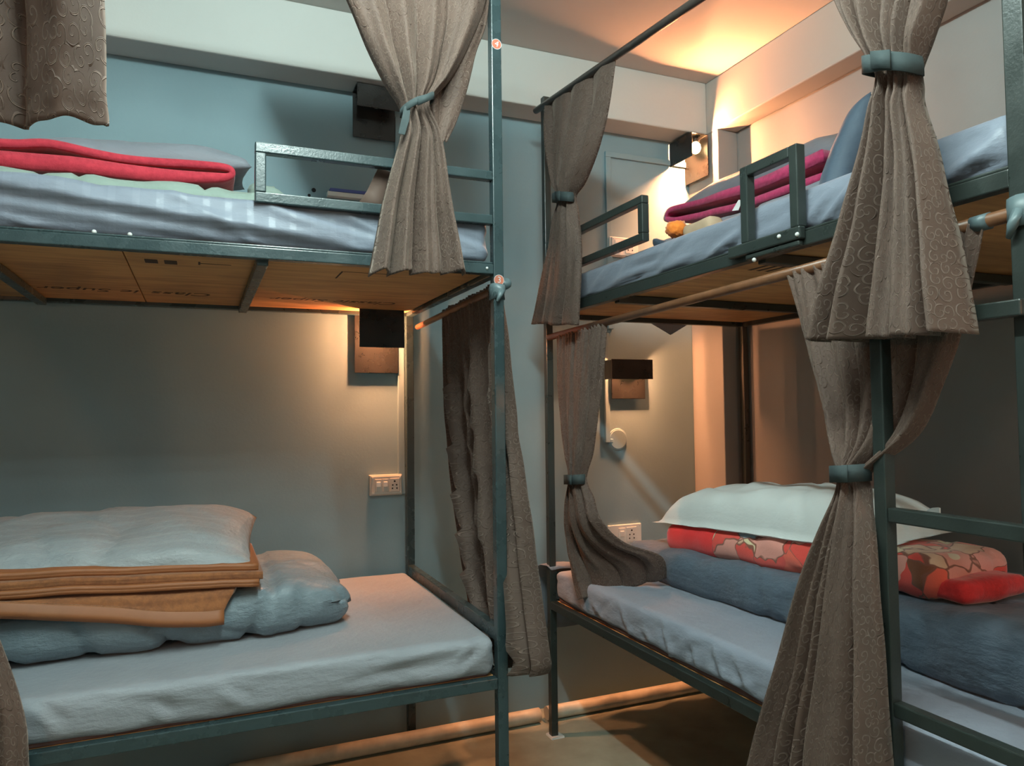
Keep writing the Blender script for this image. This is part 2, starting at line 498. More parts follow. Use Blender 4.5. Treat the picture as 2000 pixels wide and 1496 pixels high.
M_CURT = embossed('brown_embossed_velour', (0.090, 0.054, 0.040), (0.25, 0.172, 0.135), 0.024)
M_CURT2 = embossed('brown_embossed_velour_shaded', (0.076, 0.047, 0.035), (0.19, 0.135, 0.107), 0.022)  # same velour as M_CURT; shade of the far and end curtains darkens its colour
M_BAND = fabric('slate_velcro_band', (0.030, 0.046, 0.048), 0.8, wrinkle=0.1, sheen=0.0)
M_SHEET = fabric('grey_blue_cotton_sheet', (0.245, 0.275, 0.335), 0.65, wrinkle=0.5, wscale=6)
M_SHEET_UP = fabric('blue_grey_sheet_light_offset', (0.165, 0.190, 0.240), 0.6, wrinkle=0.3, wscale=6, stripes=(0, 0.05, 0.06, 0.45))  # bluish striped sheet, colour darkened to offset the strong tube light up there
M_SHEET_LOW = fabric('grey_cotton_sheet', (0.25, 0.275, 0.305), 0.6, wrinkle=0.5, wscale=7)
M_FOAM = fabric('brown_mattress_ticking', (0.11, 0.05, 0.04), 0.85)
M_SATIN = fabric('grey_blue_satin_stripe', (0.255, 0.28, 0.295), 0.5, stripes=(1, 0.040, 0.10, 0.38), wrinkle=0.75)
M_SATIN2 = fabric('slate_satin_stripe', (0.150, 0.200, 0.230), 0.55, stripes=(1, 0.042, 0.10, 0.36), wrinkle=0.8)
M_NAVY = fabric('slate_blue_duvet_cover', (0.080, 0.112, 0.150), 0.62, wrinkle=0.8, wscale=7)
M_NAVY2 = fabric('navy_pillow_cover', (0.055, 0.088, 0.130), 0.65, wrinkle=0.25)
M_SAGE = fabric('sage_green_cotton', (0.215, 0.28, 0.245), 0.7, wrinkle=0.4)
M_GREYP = fabric('grey_pillow_cotton', (0.165, 0.18, 0.21), 0.65, wrinkle=0.3)
M_WHITE = fabric('white_pillow_cotton', (0.72, 0.76, 0.75), 0.7, wrinkle=0.22, wscale=6)
M_RED = fuzzy('red_fleece', (0.46, 0.025, 0.045), (0.30, 0.010, 0.025))
M_MAROON = fuzzy('maroon_fleece', (0.46, 0.03, 0.115), (0.26, 0.012, 0.06))
M_ORANGE = fuzzy('orange_brown_fleece', (0.27, 0.10, 0.033), (0.15, 0.052, 0.020))
M_SATINB = plain('orange_satin_binding', (0.24, 0.082, 0.025), 0.6)
M_FLORAL = floral('red_floral_fleece')
M_REDP = fuzzy('plain_red_fleece', (0.72, 0.03, 0.03), (0.5, 0.015, 0.015))
M_POM = fuzzy('orange_yarn', (1.0, 0.30, 0.04), (0.8, 0.16, 0.02))
M_PLASTIC = plain('white_switch_plastic', (0.72, 0.72, 0.68), 0.35, var=0.02)
M_OLDP = plain('aged_switch_plastic', (0.50, 0.48, 0.43), 0.4, var=0.04)
M_HOLE = plain('dark_hole', (0.01, 0.01, 0.012), 0.8)
M_LAMP = metal_paint('black_lamp_enamel', (0.016, 0.016, 0.015), 0.28, 0.25)
M_BULB = plain('glowing_bulb', (1, 0.8, 0.55), 0.4, emit=(1.0, 0.62, 0.28), power=14)
M_BULB_OFF = plain('unlit_bulb_glass', (0.45, 0.45, 0.42), 0.2)
M_PVC = plain('stained_cream_pvc', (0.50, 0.46, 0.36), 0.5, var=0.2, scale=14)
M_STICK = plain('orange_sticker_vinyl', (0.46, 0.13, 0.075), 0.5)
M_STICKW = plain('white_sticker_print', (0.55, 0.53, 0.53), 0.5)
M_BOLT = plain('bare_zinc', (0.60, 0.62, 0.60), 0.25)
M_LABEL = plain('white_care_label', (0.75, 0.75, 0.75), 0.7)
M_STRIPB = plain('blue_edge_tape', (0.07, 0.10, 0.32), 0.5)

# ------------------------------------------------------------------ the room
YW = 2.877; XW = 2.2536; XC = 2.144; ZC = 2.757; ZB = 2.517; YB = 2.7286
XL = -1.75; YF = -1.7
def structure(name, lo, hi, mat, bevel=0.0):
    return tag(boxobj(name, lo, hi, mat, bevel=bevel), kind='structure')
structure('floor', (XL-.1, YF-.1, -.1), (XW+.1, YW+.1, 0), M_FLOOR)
structure('ceiling', (XL-.1, YF-.1, ZC), (XW+.1, YW+.1, ZC+.1), M_CEIL)
structure('wall_back', (XL-.1, YW, 0), (XW+.1, YW+.1, ZC), M_WALL)
structure('wall_right', (XW, YF-.1, 0), (XW+.1, YW, ZC), M_RWALL)
structure('wall_left', (XL-.1, YF-.1, 0), (XL, YW, ZC), M_WALL)
structure('wall_front', (XL, YF-.1, 0), (XW, YF, ZC), M_WALL)
structure('trim_1', (XL, YB, ZB), (XC, YW, ZC), M_PALE, 0.006)          # pale beam along the back wall
structure('trim_2', (XC, YF, ZB), (XW, YW, ZC), M_PALE2, 0.006)          # pale beam along the right wall
structure('trim_3', (XC, 2.654, 0), (XW, YW, ZB), M_RWALL, 0.004)       # column in the corner

# ------------------------------------------------------------------ bunk frames
def bar(parent, name, lo, hi, mat, bevel=0.0025):
    return boxobj(name, lo, hi, mat, parent, bevel)

def text_part(name, body, size, mat, parent, loc, xdir, ydir, shear=0.0, depth=0.0002):
    cu = bpy.data.curves.new(name, 'FONT'); cu.body = body; cu.size = size; cu.shear = shear; cu.extrude = depth
    cu.align_x = 'CENTER'; cu.align_y = 'CENTER'; cu.offset = 0.0
    t = bpy.data.objects.new(name+'_tmp', cu); COL.objects.link(t)
    dg = bpy.context.evaluated_depsgraph_get()
    me = bpy.data.meshes.new_from_object(t.evaluated_get(dg))
    bpy.data.objects.remove(t); bpy.data.curves.remove(cu)
    x = Vector(xdir).normalized(); y = Vector(ydir).normalized(); z = x.cross(y)
    M = Matrix.Identity(4)
    for i in range(3): M[i][0], M[i][1], M[i][2] = x[i], y[i], z[i]
    M.translation = loc
    me.transform(M); me.materials.clear(); me.materials.append(mat)
    o = bpy.data.objects.new(name, me); COL.objects.link(o); o.parent = parent
    base = parent
    while base.parent: base = base.parent
    o.matrix_parent_inverse = Matrix.Translation(-Vector(base.location)) if parent.type == 'EMPTY' else Matrix.Identity(4)
    if parent.type != 'EMPTY': o.matrix_parent_inverse = Matrix.Identity(4)
    return o

P = 0.015
# --- left bunk, along the back wall
LX1 = 0.762; LX0 = -1.075; LYF = 1.899; LYB = 2.8406
LB = empty('bunk_bed', (LX0, LYF, 0), 'dark enamelled steel bunk bed standing along the back wall, numbered stickers on its post', 'bunk bed')
for x in (LX0, LX1):
    for y, zt in ((LYF, 2.62), (LYB, 1.67 if x == LX1 else 2.4)):
        bar(LB, 'post', (x-P, y-P, 0), (x+P, y+P, zt), M_STEEL)
# upper deck
for y in (LYF, LYB):
    bar(LB, 'side_rail', (LX0+P, y-0.014, 1.633), (LX1-P, y+0.014, 1.661), M_STEEL)
bar(LB, 'rail_cap', (LX0+P, LYF-0.010, 1.661), (LX1-P, LYF+0.016, 1.6675), M_STEEL)
for x in (LX0, LX1):
    bar(LB, 'end_rail', (x-0.013, LYF+P, 1.633), (x+0.013, LYB-P, 1.661), M_STEEL)
# lower deck
for y in (LYF, LYB):
    bar(LB, 'side_rail', (LX0+P, y-0.014, 0.503), (LX1-P, y+0.014, 0.533), M_STEEL)
for x in (LX0, LX1):
    bar(LB, 'end_rail', (x-0.013, LYF+P, 0.625), (x+0.013, LYB-P, 0.663), M_STEEL)
    bar(LB, 'end_rail', (x-0.013, LYF+P, 0.503), (x+0.013, LYB-P, 0.533), M_STEEL)
for x in (0.142, -0.48):
    bar(LB, 'cross_bar', (x-0.014, LYF+0.014, 1.621), (x+0.014, LYB-0.014, 1.645), M_STEEL)
    bar(LB, 'cross_bar', (x-0.014, LYF+0.014, 0.505), (x+0.014, LYB-0.014, 0.531), M_STEEL)
# plywood deck boards
seams = [LX0+0.014, -0.172, 0.30, LX1-0.014]
boards = []
for a, b in ((LX0+0.018, -0.1735), (-0.1705, LX1-0.018)):
    boards.append(bar(LB, 'bed_board', (a, LYF+0.015, 1.646), (b, LYB-0.015, 1.658), M_PLY, 0.001))
    bar(LB, 'bed_board', (a, LYF+0.015, 0.5290), (b, LYB-0.015, 0.5328), M_PLY, 0.001)
for bo, txt, xc, sz in ((boards[0], 'ic Super', -0.31, 0.085), (boards[1], 'Class', -0.050, 0.085), (boards[1], 'Classic Super', 0.44, 0.080)):
    text_part('lettering', txt, sz, M_PRINT, bo, (xc, 2.60, 1.6458), (-1, 0, 0), (0, 1, 0), 0.25)
for lo, hi in (((0.0, 2.06, 1.6455), (0.075, 2.066, 1.6459)), ((-0.005, 2.045, 1.6455), (0.0, 2.085, 1.6459)),
               ((-0.13, 2.05, 1.6455), (-0.10, 2.10, 1.6459)), ((-0.085, 2.05, 1.6455), (-0.055, 2.10, 1.6459)),
               ((0.36, 2.05, 1.6455), (0.365, 2.16, 1.6459)), ((0.366, 2.05, 1.6455), (0.50, 2.055, 1.6459))):
    o = boxobj('stamp_mark', lo, hi, M_PRINT, boards[1]); o.matrix_parent_inverse = Matrix.Identity(4)
# guard rail of the upper bunk: a flat loop of tube
bm = bmesh.new()
GZ0, GZ1, GX0, GX1 = 1.772, 1.922, 0.122, LX1-P
box(bm, (GX0, LYF-0.014, GZ1-0.026), (GX1, LYF+0.012, GZ1))
box(bm, (GX0, LYF-0.014, GZ0), (GX1, LYF+0.012, GZ0+0.026))
box(bm, (GX0, LYF-0.014, GZ0+0.026), (GX0+0.026, LYF+0.012, GZ1-0.026))
finish('guard_rail', bm, M_STEEL, LB, bevel=0.003)
def bolts(parent, pts, r):
    for p in pts:
        b_ = bmesh.new(); ball(b_, p, r, 10, 6)
        finish('bolt', b_, M_BOLT, parent, smooth=True)
bolts(LB, [(-0.222, LYF-0.004, 1.670), (-0.15, LYF-0.004, 1.670)], 0.0055)
bolts(LB, [(LX1-0.035, LYF-0.0145, 1.648)], 0.004)
# curtain rods carried by the frame
def rod(parent, a, b, r, mat):
    bm = bmesh.new(); tube(bm, [a, b], r, 14)
    return finish('curtain_rod', bm, mat, parent)
rod(LB, (LX0, 1.872, 2.56), (LX1+.01, 1.872, 2.57), 0.011, M_DARKROD)
rod(LB, (LX0, 1.868, 1.56), (-0.50, 1.868, 1.56), 0.009, M_DARKROD)
rod(LB, (0.792, 1.918, 1.611), (0.792, LYB-.02, 1.592), 0.011, M_ROD)
# tape that lashes the end rod to the post
for pts, rr, nn in (([(0.762, 1.899, 1.565), (0.762, 1.899, 1.592), (0.764, 1.899, 1.606)], [0.0235, 0.025, 0.022], 10),
                    ([(0.792, 1.90, 1.613), (0.792, 1.945, 1.611)], 0.0155, 10), ([(0.768, 1.876, 1.588), (0.752, 1.874, 1.556)], [0.010, 0.004], 8)):
    bm = bmesh.new(); tube(bm, pts, rr, nn)
    for v in bm.verts: v.co += Vector((nz(v.co, 60), nz(v.co, 60, 4), nz(v.co, 60, 9)))*0.003
    finish('tape_wrap', bm, M_TAPE, LB, smooth=True)
# round number stickers on the front face of the post
for z, ch, rot in ((2.283, '4', 0.25), (1.617, '3', 0.0)):
    bm = bmesh.new(); c = Vector((LX1, LYF-P, z))
    bmesh.ops.create_cone(bm, segments=28, radius1=0.0152, radius2=0.0150, depth=0.0012, cap_ends=True,
                          matrix=Matrix.Translation(c) @ Matrix.Rotation(math.pi/2, 4, 'X'))
    st = finish('number_sticker', bm, M_STICK, LB)
    bm = bmesh.new(); n = 32
    for k in range(n):
        a0, a1 = 2*math.pi*k/n, 2*math.pi*(k+1)/n
        q = [c + Vector((r*math.cos(a), -0.00075, r*math.sin(a))) for r, a in ((0.0136, a0), (0.0150, a0), (0.0150, a1), (0.0136, a1))]
        bm.faces.new([bm.verts.new(p) for p in q])
    rg = finish('sticker_rim', bm, M_STICKW, st); rg.matrix_parent_inverse = Matrix.Identity(4)
    text_part('digit', ch, 0.024, M_STICKW, st, (LX1+0.0005, LYF-P-0.0009, z), (math.cos(rot), 0, -math.sin(rot)), (math.sin(rot), 0, math.cos(rot)), depth=0.0001)

# --- right bunk, along the right wall
RXF = 1.2665; RXB = 2.231; RYE = 2.6194; RYN = 0.787
RB = empty('bunk_bed', (RXF, RYN, 0), 'dark enamelled steel bunk bed with ladder standing along the right wall', 'bunk bed')
for (x, y, zt) in ((RXF, RYE, 2.507), (RXF, RYN, 2.507), (RXB-.002, RYE, 1.65), (RXB-.002, RYN, 1.65)):
    k = 0.014 if y == RYE else 0.017
    bar(RB, 'post', (x-k, y-k, 0), (x+k, y+k, zt), M_STEEL2)
for x in (RXF, RXB-.002):
    bar(RB, 'side_rail', (x-0.014, RYN+.017, 1.619), (x+0.014, RYE-.014, 1.651), M_STEEL2)
    bar(RB, 'side_rail', (x-0.014, RYN+.017, 0.489), (x+0.014, RYE-.014, 0.519), M_STEEL2)
bar(RB, 'rail_cap', (RXF-0.010, RYN+.017, 1.651), (RXF+0.016, RYE-.014, 1.658), M_STEEL2)
for y in (RYE, RYN):
    bar(RB, 'end_rail', (RXF+.014, y-0.013, 1.619), (RXB-.016, y+0.013, 1.651), M_STEEL2)
    bar(RB, 'end_rail', (RXF+.014, y-0.013, 0.489), (RXB-.016, y+0.013, 0.519), M_STEEL2)
    bar(RB, 'end_rail', (RXF+.014, y-0.013, 0.618), (RXB-.016, y+0.013, 0.644), M_STEEL2)
for y in (2.12, 1.43):
    bar(RB, 'cross_bar', (RXF+.014, y-0.014, 1.611), (RXB-.016, y+0.014, 1.637), M_STEEL2)
    bar(RB, 'cross_bar', (RXF+.014, y-0.014, 0.491), (RXB-.016, y+0.014, 0.517), M_STEEL2)
rb_boards = []
for a, b in ((RYN+.018, 1.70), (1.703, RYE-.016)):
    rb_boards.append(bar(RB, 'bed_board', (RXF+.015, a, 1.638), (RXB-.017, b, 1.649), M_PLY, 0.001))
    bar(RB, 'bed_board', (RXF+.015, a, 0.5150), (RXB-.017, b, 0.5188), M_PLY, 0.001)
for k in range(5):
    o = boxobj('stamp_mark', (1.40+0.03*k, 1.50+.02*(k % 2), 1.6376), (1.412+.03*k, 1.62, 1.638), M_PRINT, rb_boards[0]); o.matrix_parent_inverse = Matrix.Identity(4)
# guard rail at the far end
bm = bmesh.new()
X0, X1 = RXF-0.013, RXF+0.013
box(bm, (X0, 1.918, 1.893), (X1, RYE-.014, 1.919)); box(bm, (X0, 1.918, 1.775), (X1, RYE-.014, 1.801))
box(bm, (X0, 1.918, 1.801), (X1, 1.944, 1.893))
finish('guard_rail', bm, M_STEEL2, RB, bevel=0.003)
# steel hoop welded on a bracket in the middle of the rail
bm = bmesh.new()
X0, X1 = RXF-0.029, RXF-0.003
box(bm, (X0, 1.262, 1.662), (X1, 1.288, 1.852)); box(bm, (X0, 1.428, 1.662), (X1, 1.454, 1.852))
box(bm, (X0, 1.288, 1.826), (X1, 1.428, 1.852))
finish('guard_rail', bm, M_STEEL2, RB, bevel=0.003)
bm = bmesh.new()
box(bm, (X0-.004, 1.255, 1.632), (RXF-.0142, 1.500, 1.662))
box(bm, (X0, 1.262, 1.618), (RXF-.0142, 1.44, 1.6315))
finish('rail_bracket', bm, M_STEEL2, RB, bevel=0.004)
bolts(RB, [(X0-.004, 1.262, 1.642), (X0-.004, 1.318, 1.650), (X0+.002, 1.41, 1.614)], 0.0055)
# ladder near the right edge of the photo
lx0, lx1 = 1.222, 1.250
bar(RB, 'ladder_post', (lx0, 1.041, 0), (lx1, 1.069, 1.618), M_STEEL2)
for z in (0.300, 0.660, 1.030, 1.398):
    bar(RB, 'ladder_rung', (lx0+.002, RYN-.012, z), (lx1-.002, 1.041, z+0.028), M_STEEL2, 0.003)
bm = bmesh.new(); box(bm, (RXF-.02, RYE-.03, 0), (RXF+.03, RYE+.03, 0.006))
for v in bm.verts: v.co += Vector((nz(v.co, 30), nz(v.co, 30, 3), 0))*0.012
finish('foot_plate', bm, M_BOLT, RB)
rod(RB, (1.225, RYE+.0, 2.447), (1.225, RYN, 2.275), 0.0125, M_DARKROD)
rod(RB, (1.262, RYE-.015, 1.543), (1.262, RYN+.017, 1.575), 0.0125, M_ROD)
for pts, rr, nn in (([(1.262, 0.93, 1.5725), (1.262, 0.905, 1.5729)], 0.0145, 12), ([(1.262, 0.875, 1.5734), (1.262, 0.845, 1.574)], 0.0148, 12),
                    ([(1.2665, RYN, 1.55), (1.2665, RYN, 1.575), (1.2665, RYN, 1.60)], [0.0255, 0.028, 0.0255], 12),
                    ([(1.245, 0.785, 1.575), (1.236, 0.79, 1.55), (1.24, 0.80, 1.53)], [0.010, 0.009, 0.004], 8)):
    bm = bmesh.new(); tube(bm, pts, rr, nn)
    for v in bm.verts: v.co += Vector((nz(v.co, 60), nz(v.co, 60, 4), nz(v.co, 60, 9)))*0.002
    finish('tape_wrap', bm, M_TAPE, RB, smooth=True)

# ------------------------------------------------------------------ mattresses
CR_LL = [(0.734, 0.622, 0.638, 0.554), (0.738, 0.599, 0.667, 0.545), (0.736, 0.564, 0.688, 0.536), (0.689, 0.639, 0.624, 0.58), (0.603, 0.623, 0.373, 0.603), (-0.093, 0.584, -0.061, 0.55), (-0.332, 0.624, -0.284, 0.572), (0.048, 0.6, 0.105, 0.564)]
CR_LU = [(0.199, 1.752, 0.405, 1.704), (0.66, 1.724, 0.744, 1.695)]
CR_RL = [(2.112, 0.613, 2.05, 0.527), (1.869, 0.614, 1.828, 0.532), (2.298, 0.583, 2.231, 0.541), (2.403, 0.627, 2.363, 0.541), (1.729, 0.59, 1.708, 0.547), (1.547, 0.609, 1.469, 0.521), (1.633, 0.61, 1.584, 0.526), (1.98, 0.573, 1.933, 0.547)]
CR_RU = [(2.119, 1.681, 1.892, 1.699), (1.839, 1.668, 1.702, 1.685), (1.656, 1.665, 1.488, 1.701), (1.59, 1.676, 1.477, 1.718), (1.268, 1.679, 1.197, 1.727), (1.22, 1.673, 1.149, 1.714), (1.177, 1.691, 1.121, 1.741), (0.918, 1.679, 0.822, 1.721), (0.898, 1.682, 0.823, 1.694), (1.992, 1.727, 1.85, 1.73)]
def sheet_disp(seed, amp=0.006, hem=0.010, flaps=(), creases=()):
    def f(p, n):
        side = abs(n.z) < 0.6
        if side:
            q = (p.x*1.0 + p.z*1.6, p.y*1.0 + p.z*1.6, p.z*0.35)
            sharp = lambda a_: max(0.0, 1-abs(a_)*7)**1.4
            k = amp*(0.5*nz(q, 5, seed) + 1.1*sharp(nz(q, 3.1, seed+1)) - 1.0*sharp(nz((q[0]*.9+.5, q[1]*.9, q[2]), 4.3, seed+6)))
            if n.y < -0.5 or n.x < -0.5:                      # tension creases pulled across the front
                a0 = p.x if n.y < -0.5 else p.y
                for (c0, z0, c1, z1) in creases:
                    dx, dz = c1-c0, z1-z0; ll = dx*dx+dz*dz
                    t = ((a0-c0)*dx+(p.z-z0)*dz)/ll
                    if -0.25 < t < 1.25:
                        dd = ((a0-c0)*dz-(p.z-z0)*dx)/math.sqrt(ll)
                        k += 0.0075*math.sin(math.pi*(t+0.25)/1.5)*(math.exp(-(dd/0.011)**2) - 0.9*math.exp(-((dd+0.02)/0.010)**2))
            for (x0, z0, x1, z1, dep) in flaps:           # a long overhanging fold on the front
                if n.y < -0.5 and x0 < p.x < x1:
                    zz = z0+(z1-z0)*(p.x-x0)/(x1-x0)
                    e_ = min(1, (x1-p.x)/0.12)
                    k += dep*e_*(0.5+0.5*math.tanh((p.z-zz)/0.006))*math.exp(-max(0, p.z-zz)/0.05) 
            if n.z < -0.3: return n*k + Vector((0, 0, hem*nz(p, 9, seed+5)))
            return n*k
        if n.z > 0: return Vector((0, 0, amp*0.45*nz(p, 5, seed) + amp*0.35*ridge(p, 3.2, seed+1)))
        return Vector((0, 0, hem*nz(p, 9, seed+5)))
    return f

def mattress(lo, hi, label, group, mat, seed, amp=0.006, foam=0.022, hem=0.008, flaps=(), creases=(), step=0.0115):
    lo = Vector(lo); hi = Vector(hi)
    bm = bmesh.new(); box(bm, lo+Vector((.012, .012, 0)), (hi.x-.012, hi.y-.012, hi.z-.03))
    mt = finish('mattress', bm, M_FOAM, None, bevel=0.008)
    tag(mt, label, 'mattress', group)
    sh = soft_block('fitted_sheet', lo+Vector((0, 0, foam)), hi, 0.024, step, mat, mt, sheet_disp(seed, amp, hem, flaps, creases))
    sh.parent = mt; sh.matrix_parent_inverse = Matrix.Identity(4)
    return mt, sh

mattress((-1.055, 1.897, 0.5332), (0.742, 2.822, 0.640), 'mattress with smooth grey sheet on the lower deck of the back-wall bunk', 'single mattresses', M_SHEET_LOW, 1.3, 0.004, 0.005, creases=CR_LL)
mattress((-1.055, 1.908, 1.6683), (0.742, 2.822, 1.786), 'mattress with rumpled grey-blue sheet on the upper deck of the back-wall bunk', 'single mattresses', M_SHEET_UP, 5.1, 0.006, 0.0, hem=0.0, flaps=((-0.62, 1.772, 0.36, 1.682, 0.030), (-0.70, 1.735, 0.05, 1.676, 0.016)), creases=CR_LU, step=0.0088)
m3, s3 = mattress((1.268, 0.810, 0.5192), (2.212, 2.598, 0.636), 'mattress with slack grey-blue sheet on the lower deck of the ladder bunk', 'single mattresses', M_SHEET, 8.7, 0.005, 0.010, creases=CR_RL)
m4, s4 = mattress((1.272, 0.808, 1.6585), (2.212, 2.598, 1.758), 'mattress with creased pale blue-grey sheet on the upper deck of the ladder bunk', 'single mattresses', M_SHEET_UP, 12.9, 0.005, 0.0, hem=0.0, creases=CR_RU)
# loose sheet corners hanging below the decks
bm = bmesh.new(); prof = [(2.594, 0.640), (2.612, 0.655), (2.645, 0.656), (2.690, 0.634), (2.722, 0.580), (2.732, 0.500), (2.734, 0.430), (2.730, 0.375)]
g = [[bm.verts.new((1.255+0.93*i/24 - (0.012*j if i == 0 else 0), y+0.007*math.sin(i*1.3)*j/4, z+0.008*nz((i*.4, j*.3, 0), 1))) for i in range(25)] for j, (y, z) in enumerate(prof)]
for j in range(len(prof)-1):
    for i in range(24): bm.faces.new((g[j][i], g[j][i+1], g[j+1][i+1], g[j+1][i]))
o = finish('hanging_hem', bm, M_GREYP, m3, smooth=True, solid=0.002); o.matrix_parent_inverse = Matrix.Identity(4)
bm = bmesh.new()
a, b_, c = bm.verts.new((1.72, 2.640, 1.64)), bm.verts.new((1.98, 2.640, 1.64)), bm.verts.new((1.86, 2.642, 1.575))
d = bm.verts.new((1.85, 2.645, 1.64)); bm.faces.new((a, c, d)); bm.faces.new((d, c, b_))
o = finish('hanging_hem', bm, M_GREYP, m4, solid=0.002); o.matrix_parent_inverse = Matrix.Identity(4)

# ------------------------------------------------------------------ bedding on the back-wall bunk, lower deck
def puff(seed, amp=0.008, s=8, creases=()):
    def f(p, n):
        k = amp*(nz(p, s, seed) + 0.6*ridge((p.x, p.y*0.6, p.z), s*1.2, seed+2) + 0.3*nz(p, s*3, seed+4) - 1.3*max(0.0, 1-abs(nz((p.x+0.5*p.z, p.y, p.z*0.7), s*0.7, seed+9))*8)**1.5)
        for (q, d, wd, dep) in creases:
            t = (Vector(p)-Vector(q)).dot(Vector(d).normalized())
            k -= dep*math.exp(-(t/wd)**2)
        return n*k
    return f
def duvet_shape(seed):
    base = puff(seed, 0.009, 6.5, [((-0.09, 2.13, 0.68), (1, 0, 0.7), 0.014, 0.022), ((0.13, 2.15, 0.66), (1, 0, -0.5), 0.012, 0.018)])
    def f(p, n):
        v = base(p, n)
        t = max(0.0, (p.x-0.15)/0.27)                      # slumps towards the right end
        v += Vector((0, 0, -0.035*t*t*(1 if n.z > 0 else 0)))
        if p.x > 0.2: v += Vector((0, (p.y-2.45)*-0.18*t, 0))
        return v
    return f
tag(soft_block('duvet', (-0.95, 2.125, 0.646), (0.415, 2.79, 0.785), 0.062, 0.0165, M_SATIN2, None, duvet_shape(2.0)),
    'thick folded slate-blue satin duvet at the bottom of the pile on the grey lower mattress', 'duvet')

ob = ribbon('blanket',
    [(2.60, 0.800), (2.30, 0.798), (2.135, 0.788), (2.108, 0.760), (2.100, 0.728)],
    [0.012, 0.014, 0.016, 0.016, 0.014], 'x', -0.95, 0.055, M_ORANGE, None, nc=60,
    disp=lambda p, t: Vector((0, 0.010*nz((p.x, 0, 0), 5) - 0.006*math.sin(p.x*9), (0.16 if p.z < 0.75 else 0.10)*max(0, 0.02-p.x)*max(0.35, min(1, (0.84-p.z)/0.1)) + 0.006*nz((p.x, p.y, 0), 6))),
    ends=lambda f: (0, 0.075*(1-f)))
tag(ob, 'orange-brown fleece blanket folded in layers between slate duvet and striped pillow', 'blanket')
for k, (z, y0, xe) in enumerate(((0.806, 2.118, 0.150), (0.824, 2.128, 0.160), (0.843, 2.150, 0.150))):
    fo = ribbon('fold', [(2.60, z-.006), (2.30, z-.006), (y0+.012, z-.006), (y0, z), (y0+.012, z+.006), (2.30, z+.006), (2.60, z+.006)],
           0.0105, 'x', -0.95, xe, M_SATINB if k != 1 else M_ORANGE, ob, nc=60,
           disp=lambda p, t, k=k: Vector((0, 0.008*nz((p.x, k, 0), 5) - 0.006*math.sin(p.x*9), 0.055*max(0, 0.02-p.x) + 0.006*nz((p.x, 0.3, 0), 6) - 0.12*max(0, p.x-0.06)**1.0*(0.35 if p.x > 0.06 else 0))))
    fo.matrix_parent_inverse = Matrix.Identity(4)
bd = ribbon('satin_binding', [(2.104, 0.742), (2.096, 0.728), (2.092, 0.716), (2.098, 0.706)], 0.009, 'x', -0.95, 0.062, M_SATINB, ob, nc=60,
       disp=lambda p, t: Vector((0, -0.004+0.010*nz((p.x, 0, 0), 5) - 0.006*math.sin(p.x*9), (0.16 if p.z < 0.75 else 0.10)*max(0, 0.02-p.x)*max(0.35, min(1, (0.84-p.z)/0.1)) + 0.006*nz((p.x, p.y, 0), 6))))
bd.matrix_parent_inverse = Matrix.Identity(4)
pm = Matrix.Translation((-0.255, 2.375, 0.855)) @ Matrix.Rotation(math.radians(-1.5), 4, 'Y') @ Matrix.Rotation(math.radians(14), 4, 'X') @ Matrix.Rotation(math.radians(-3), 4, 'Z')
tag(pillow('pillow', (0.84, 0.46, 0.125), M_SATIN, pm, seed=3.0, wr=0.009, flat=0.22),
    'plump grey pillow with satin stripes on top of the orange-brown blanket', 'pillow')

# ------------------------------------------------------------------ bedding on the back-wall bunk, upper deck
tag(soft_block('duvet', (-0.95, 2.12, 1.790), (0.275, 2.74, 1.872), 0.038, 0.0165, M_SAGE, None,
    puff(7.0, 0.008, 7, [((0.02, 2.1, 1.84), (1, 0, 0.2), 0.01, 0.012), ((-0.30, 2.1, 1.84), (1, 0, -0.5), 0.01, 0.010)])),
    'folded sage-green duvet under the red blanket on the upper deck of the back-wall bunk', 'duvet')
tag(soft_block('cloth', (0.135, 2.30, 1.874), (0.240, 2.52, 1.945), 0.034, 0.0165, M_SAGE, None, puff(9.5, 0.010, 14)),
    'small bunched sage-green cloth on the end of the duvet behind the guard rail', 'cloth')
rd = ribbon('blanket',
    [(-0.95, 1.897), (-0.60, 1.895), (-0.36, 1.900), (-0.10, 1.898), (0.03, 1.905), (0.070, 1.911), (0.082, 1.923), (0.062, 1.936),
     (-0.02, 1.936), (-0.16, 1.931), (-0.26, 1.935), (-0.36, 1.950), (-0.44, 1.938), (-0.60, 1.928), (-0.95, 1.928)],
    [0.036, 0.036, 0.040, 0.034, 0.024, 0.017, 0.015, 0.017, 0.019, 0.020, 0.020, 0.02, 0.02, 0.02, 0.02], 'y', 2.165, 2.60, M_RED, None, nc=26,
    disp=lambda p, t: Vector((0.004*nz(p, 9), 0.010*nz((p.x, 0, p.z), 6), 0.003*nz(p, 8, 3))))
tag(rd, 'bright red fleece blanket folded over on the upper deck of the back-wall bunk', 'blanket')
pm = Matrix.Translation((-0.16, 2.46, 1.985)) @ Matrix.Rotation(math.radians(-3.0), 4, 'Y') @ Matrix.Rotation(math.radians(6), 4, 'X')
tag(pillow('pillow', (0.60, 0.38, 0.095), M_GREYP, pm, seed=8.0, wr=0.005, flat=0.25),
    'thin grey pillow lying behind the red blanket on the upper deck', 'pillow')
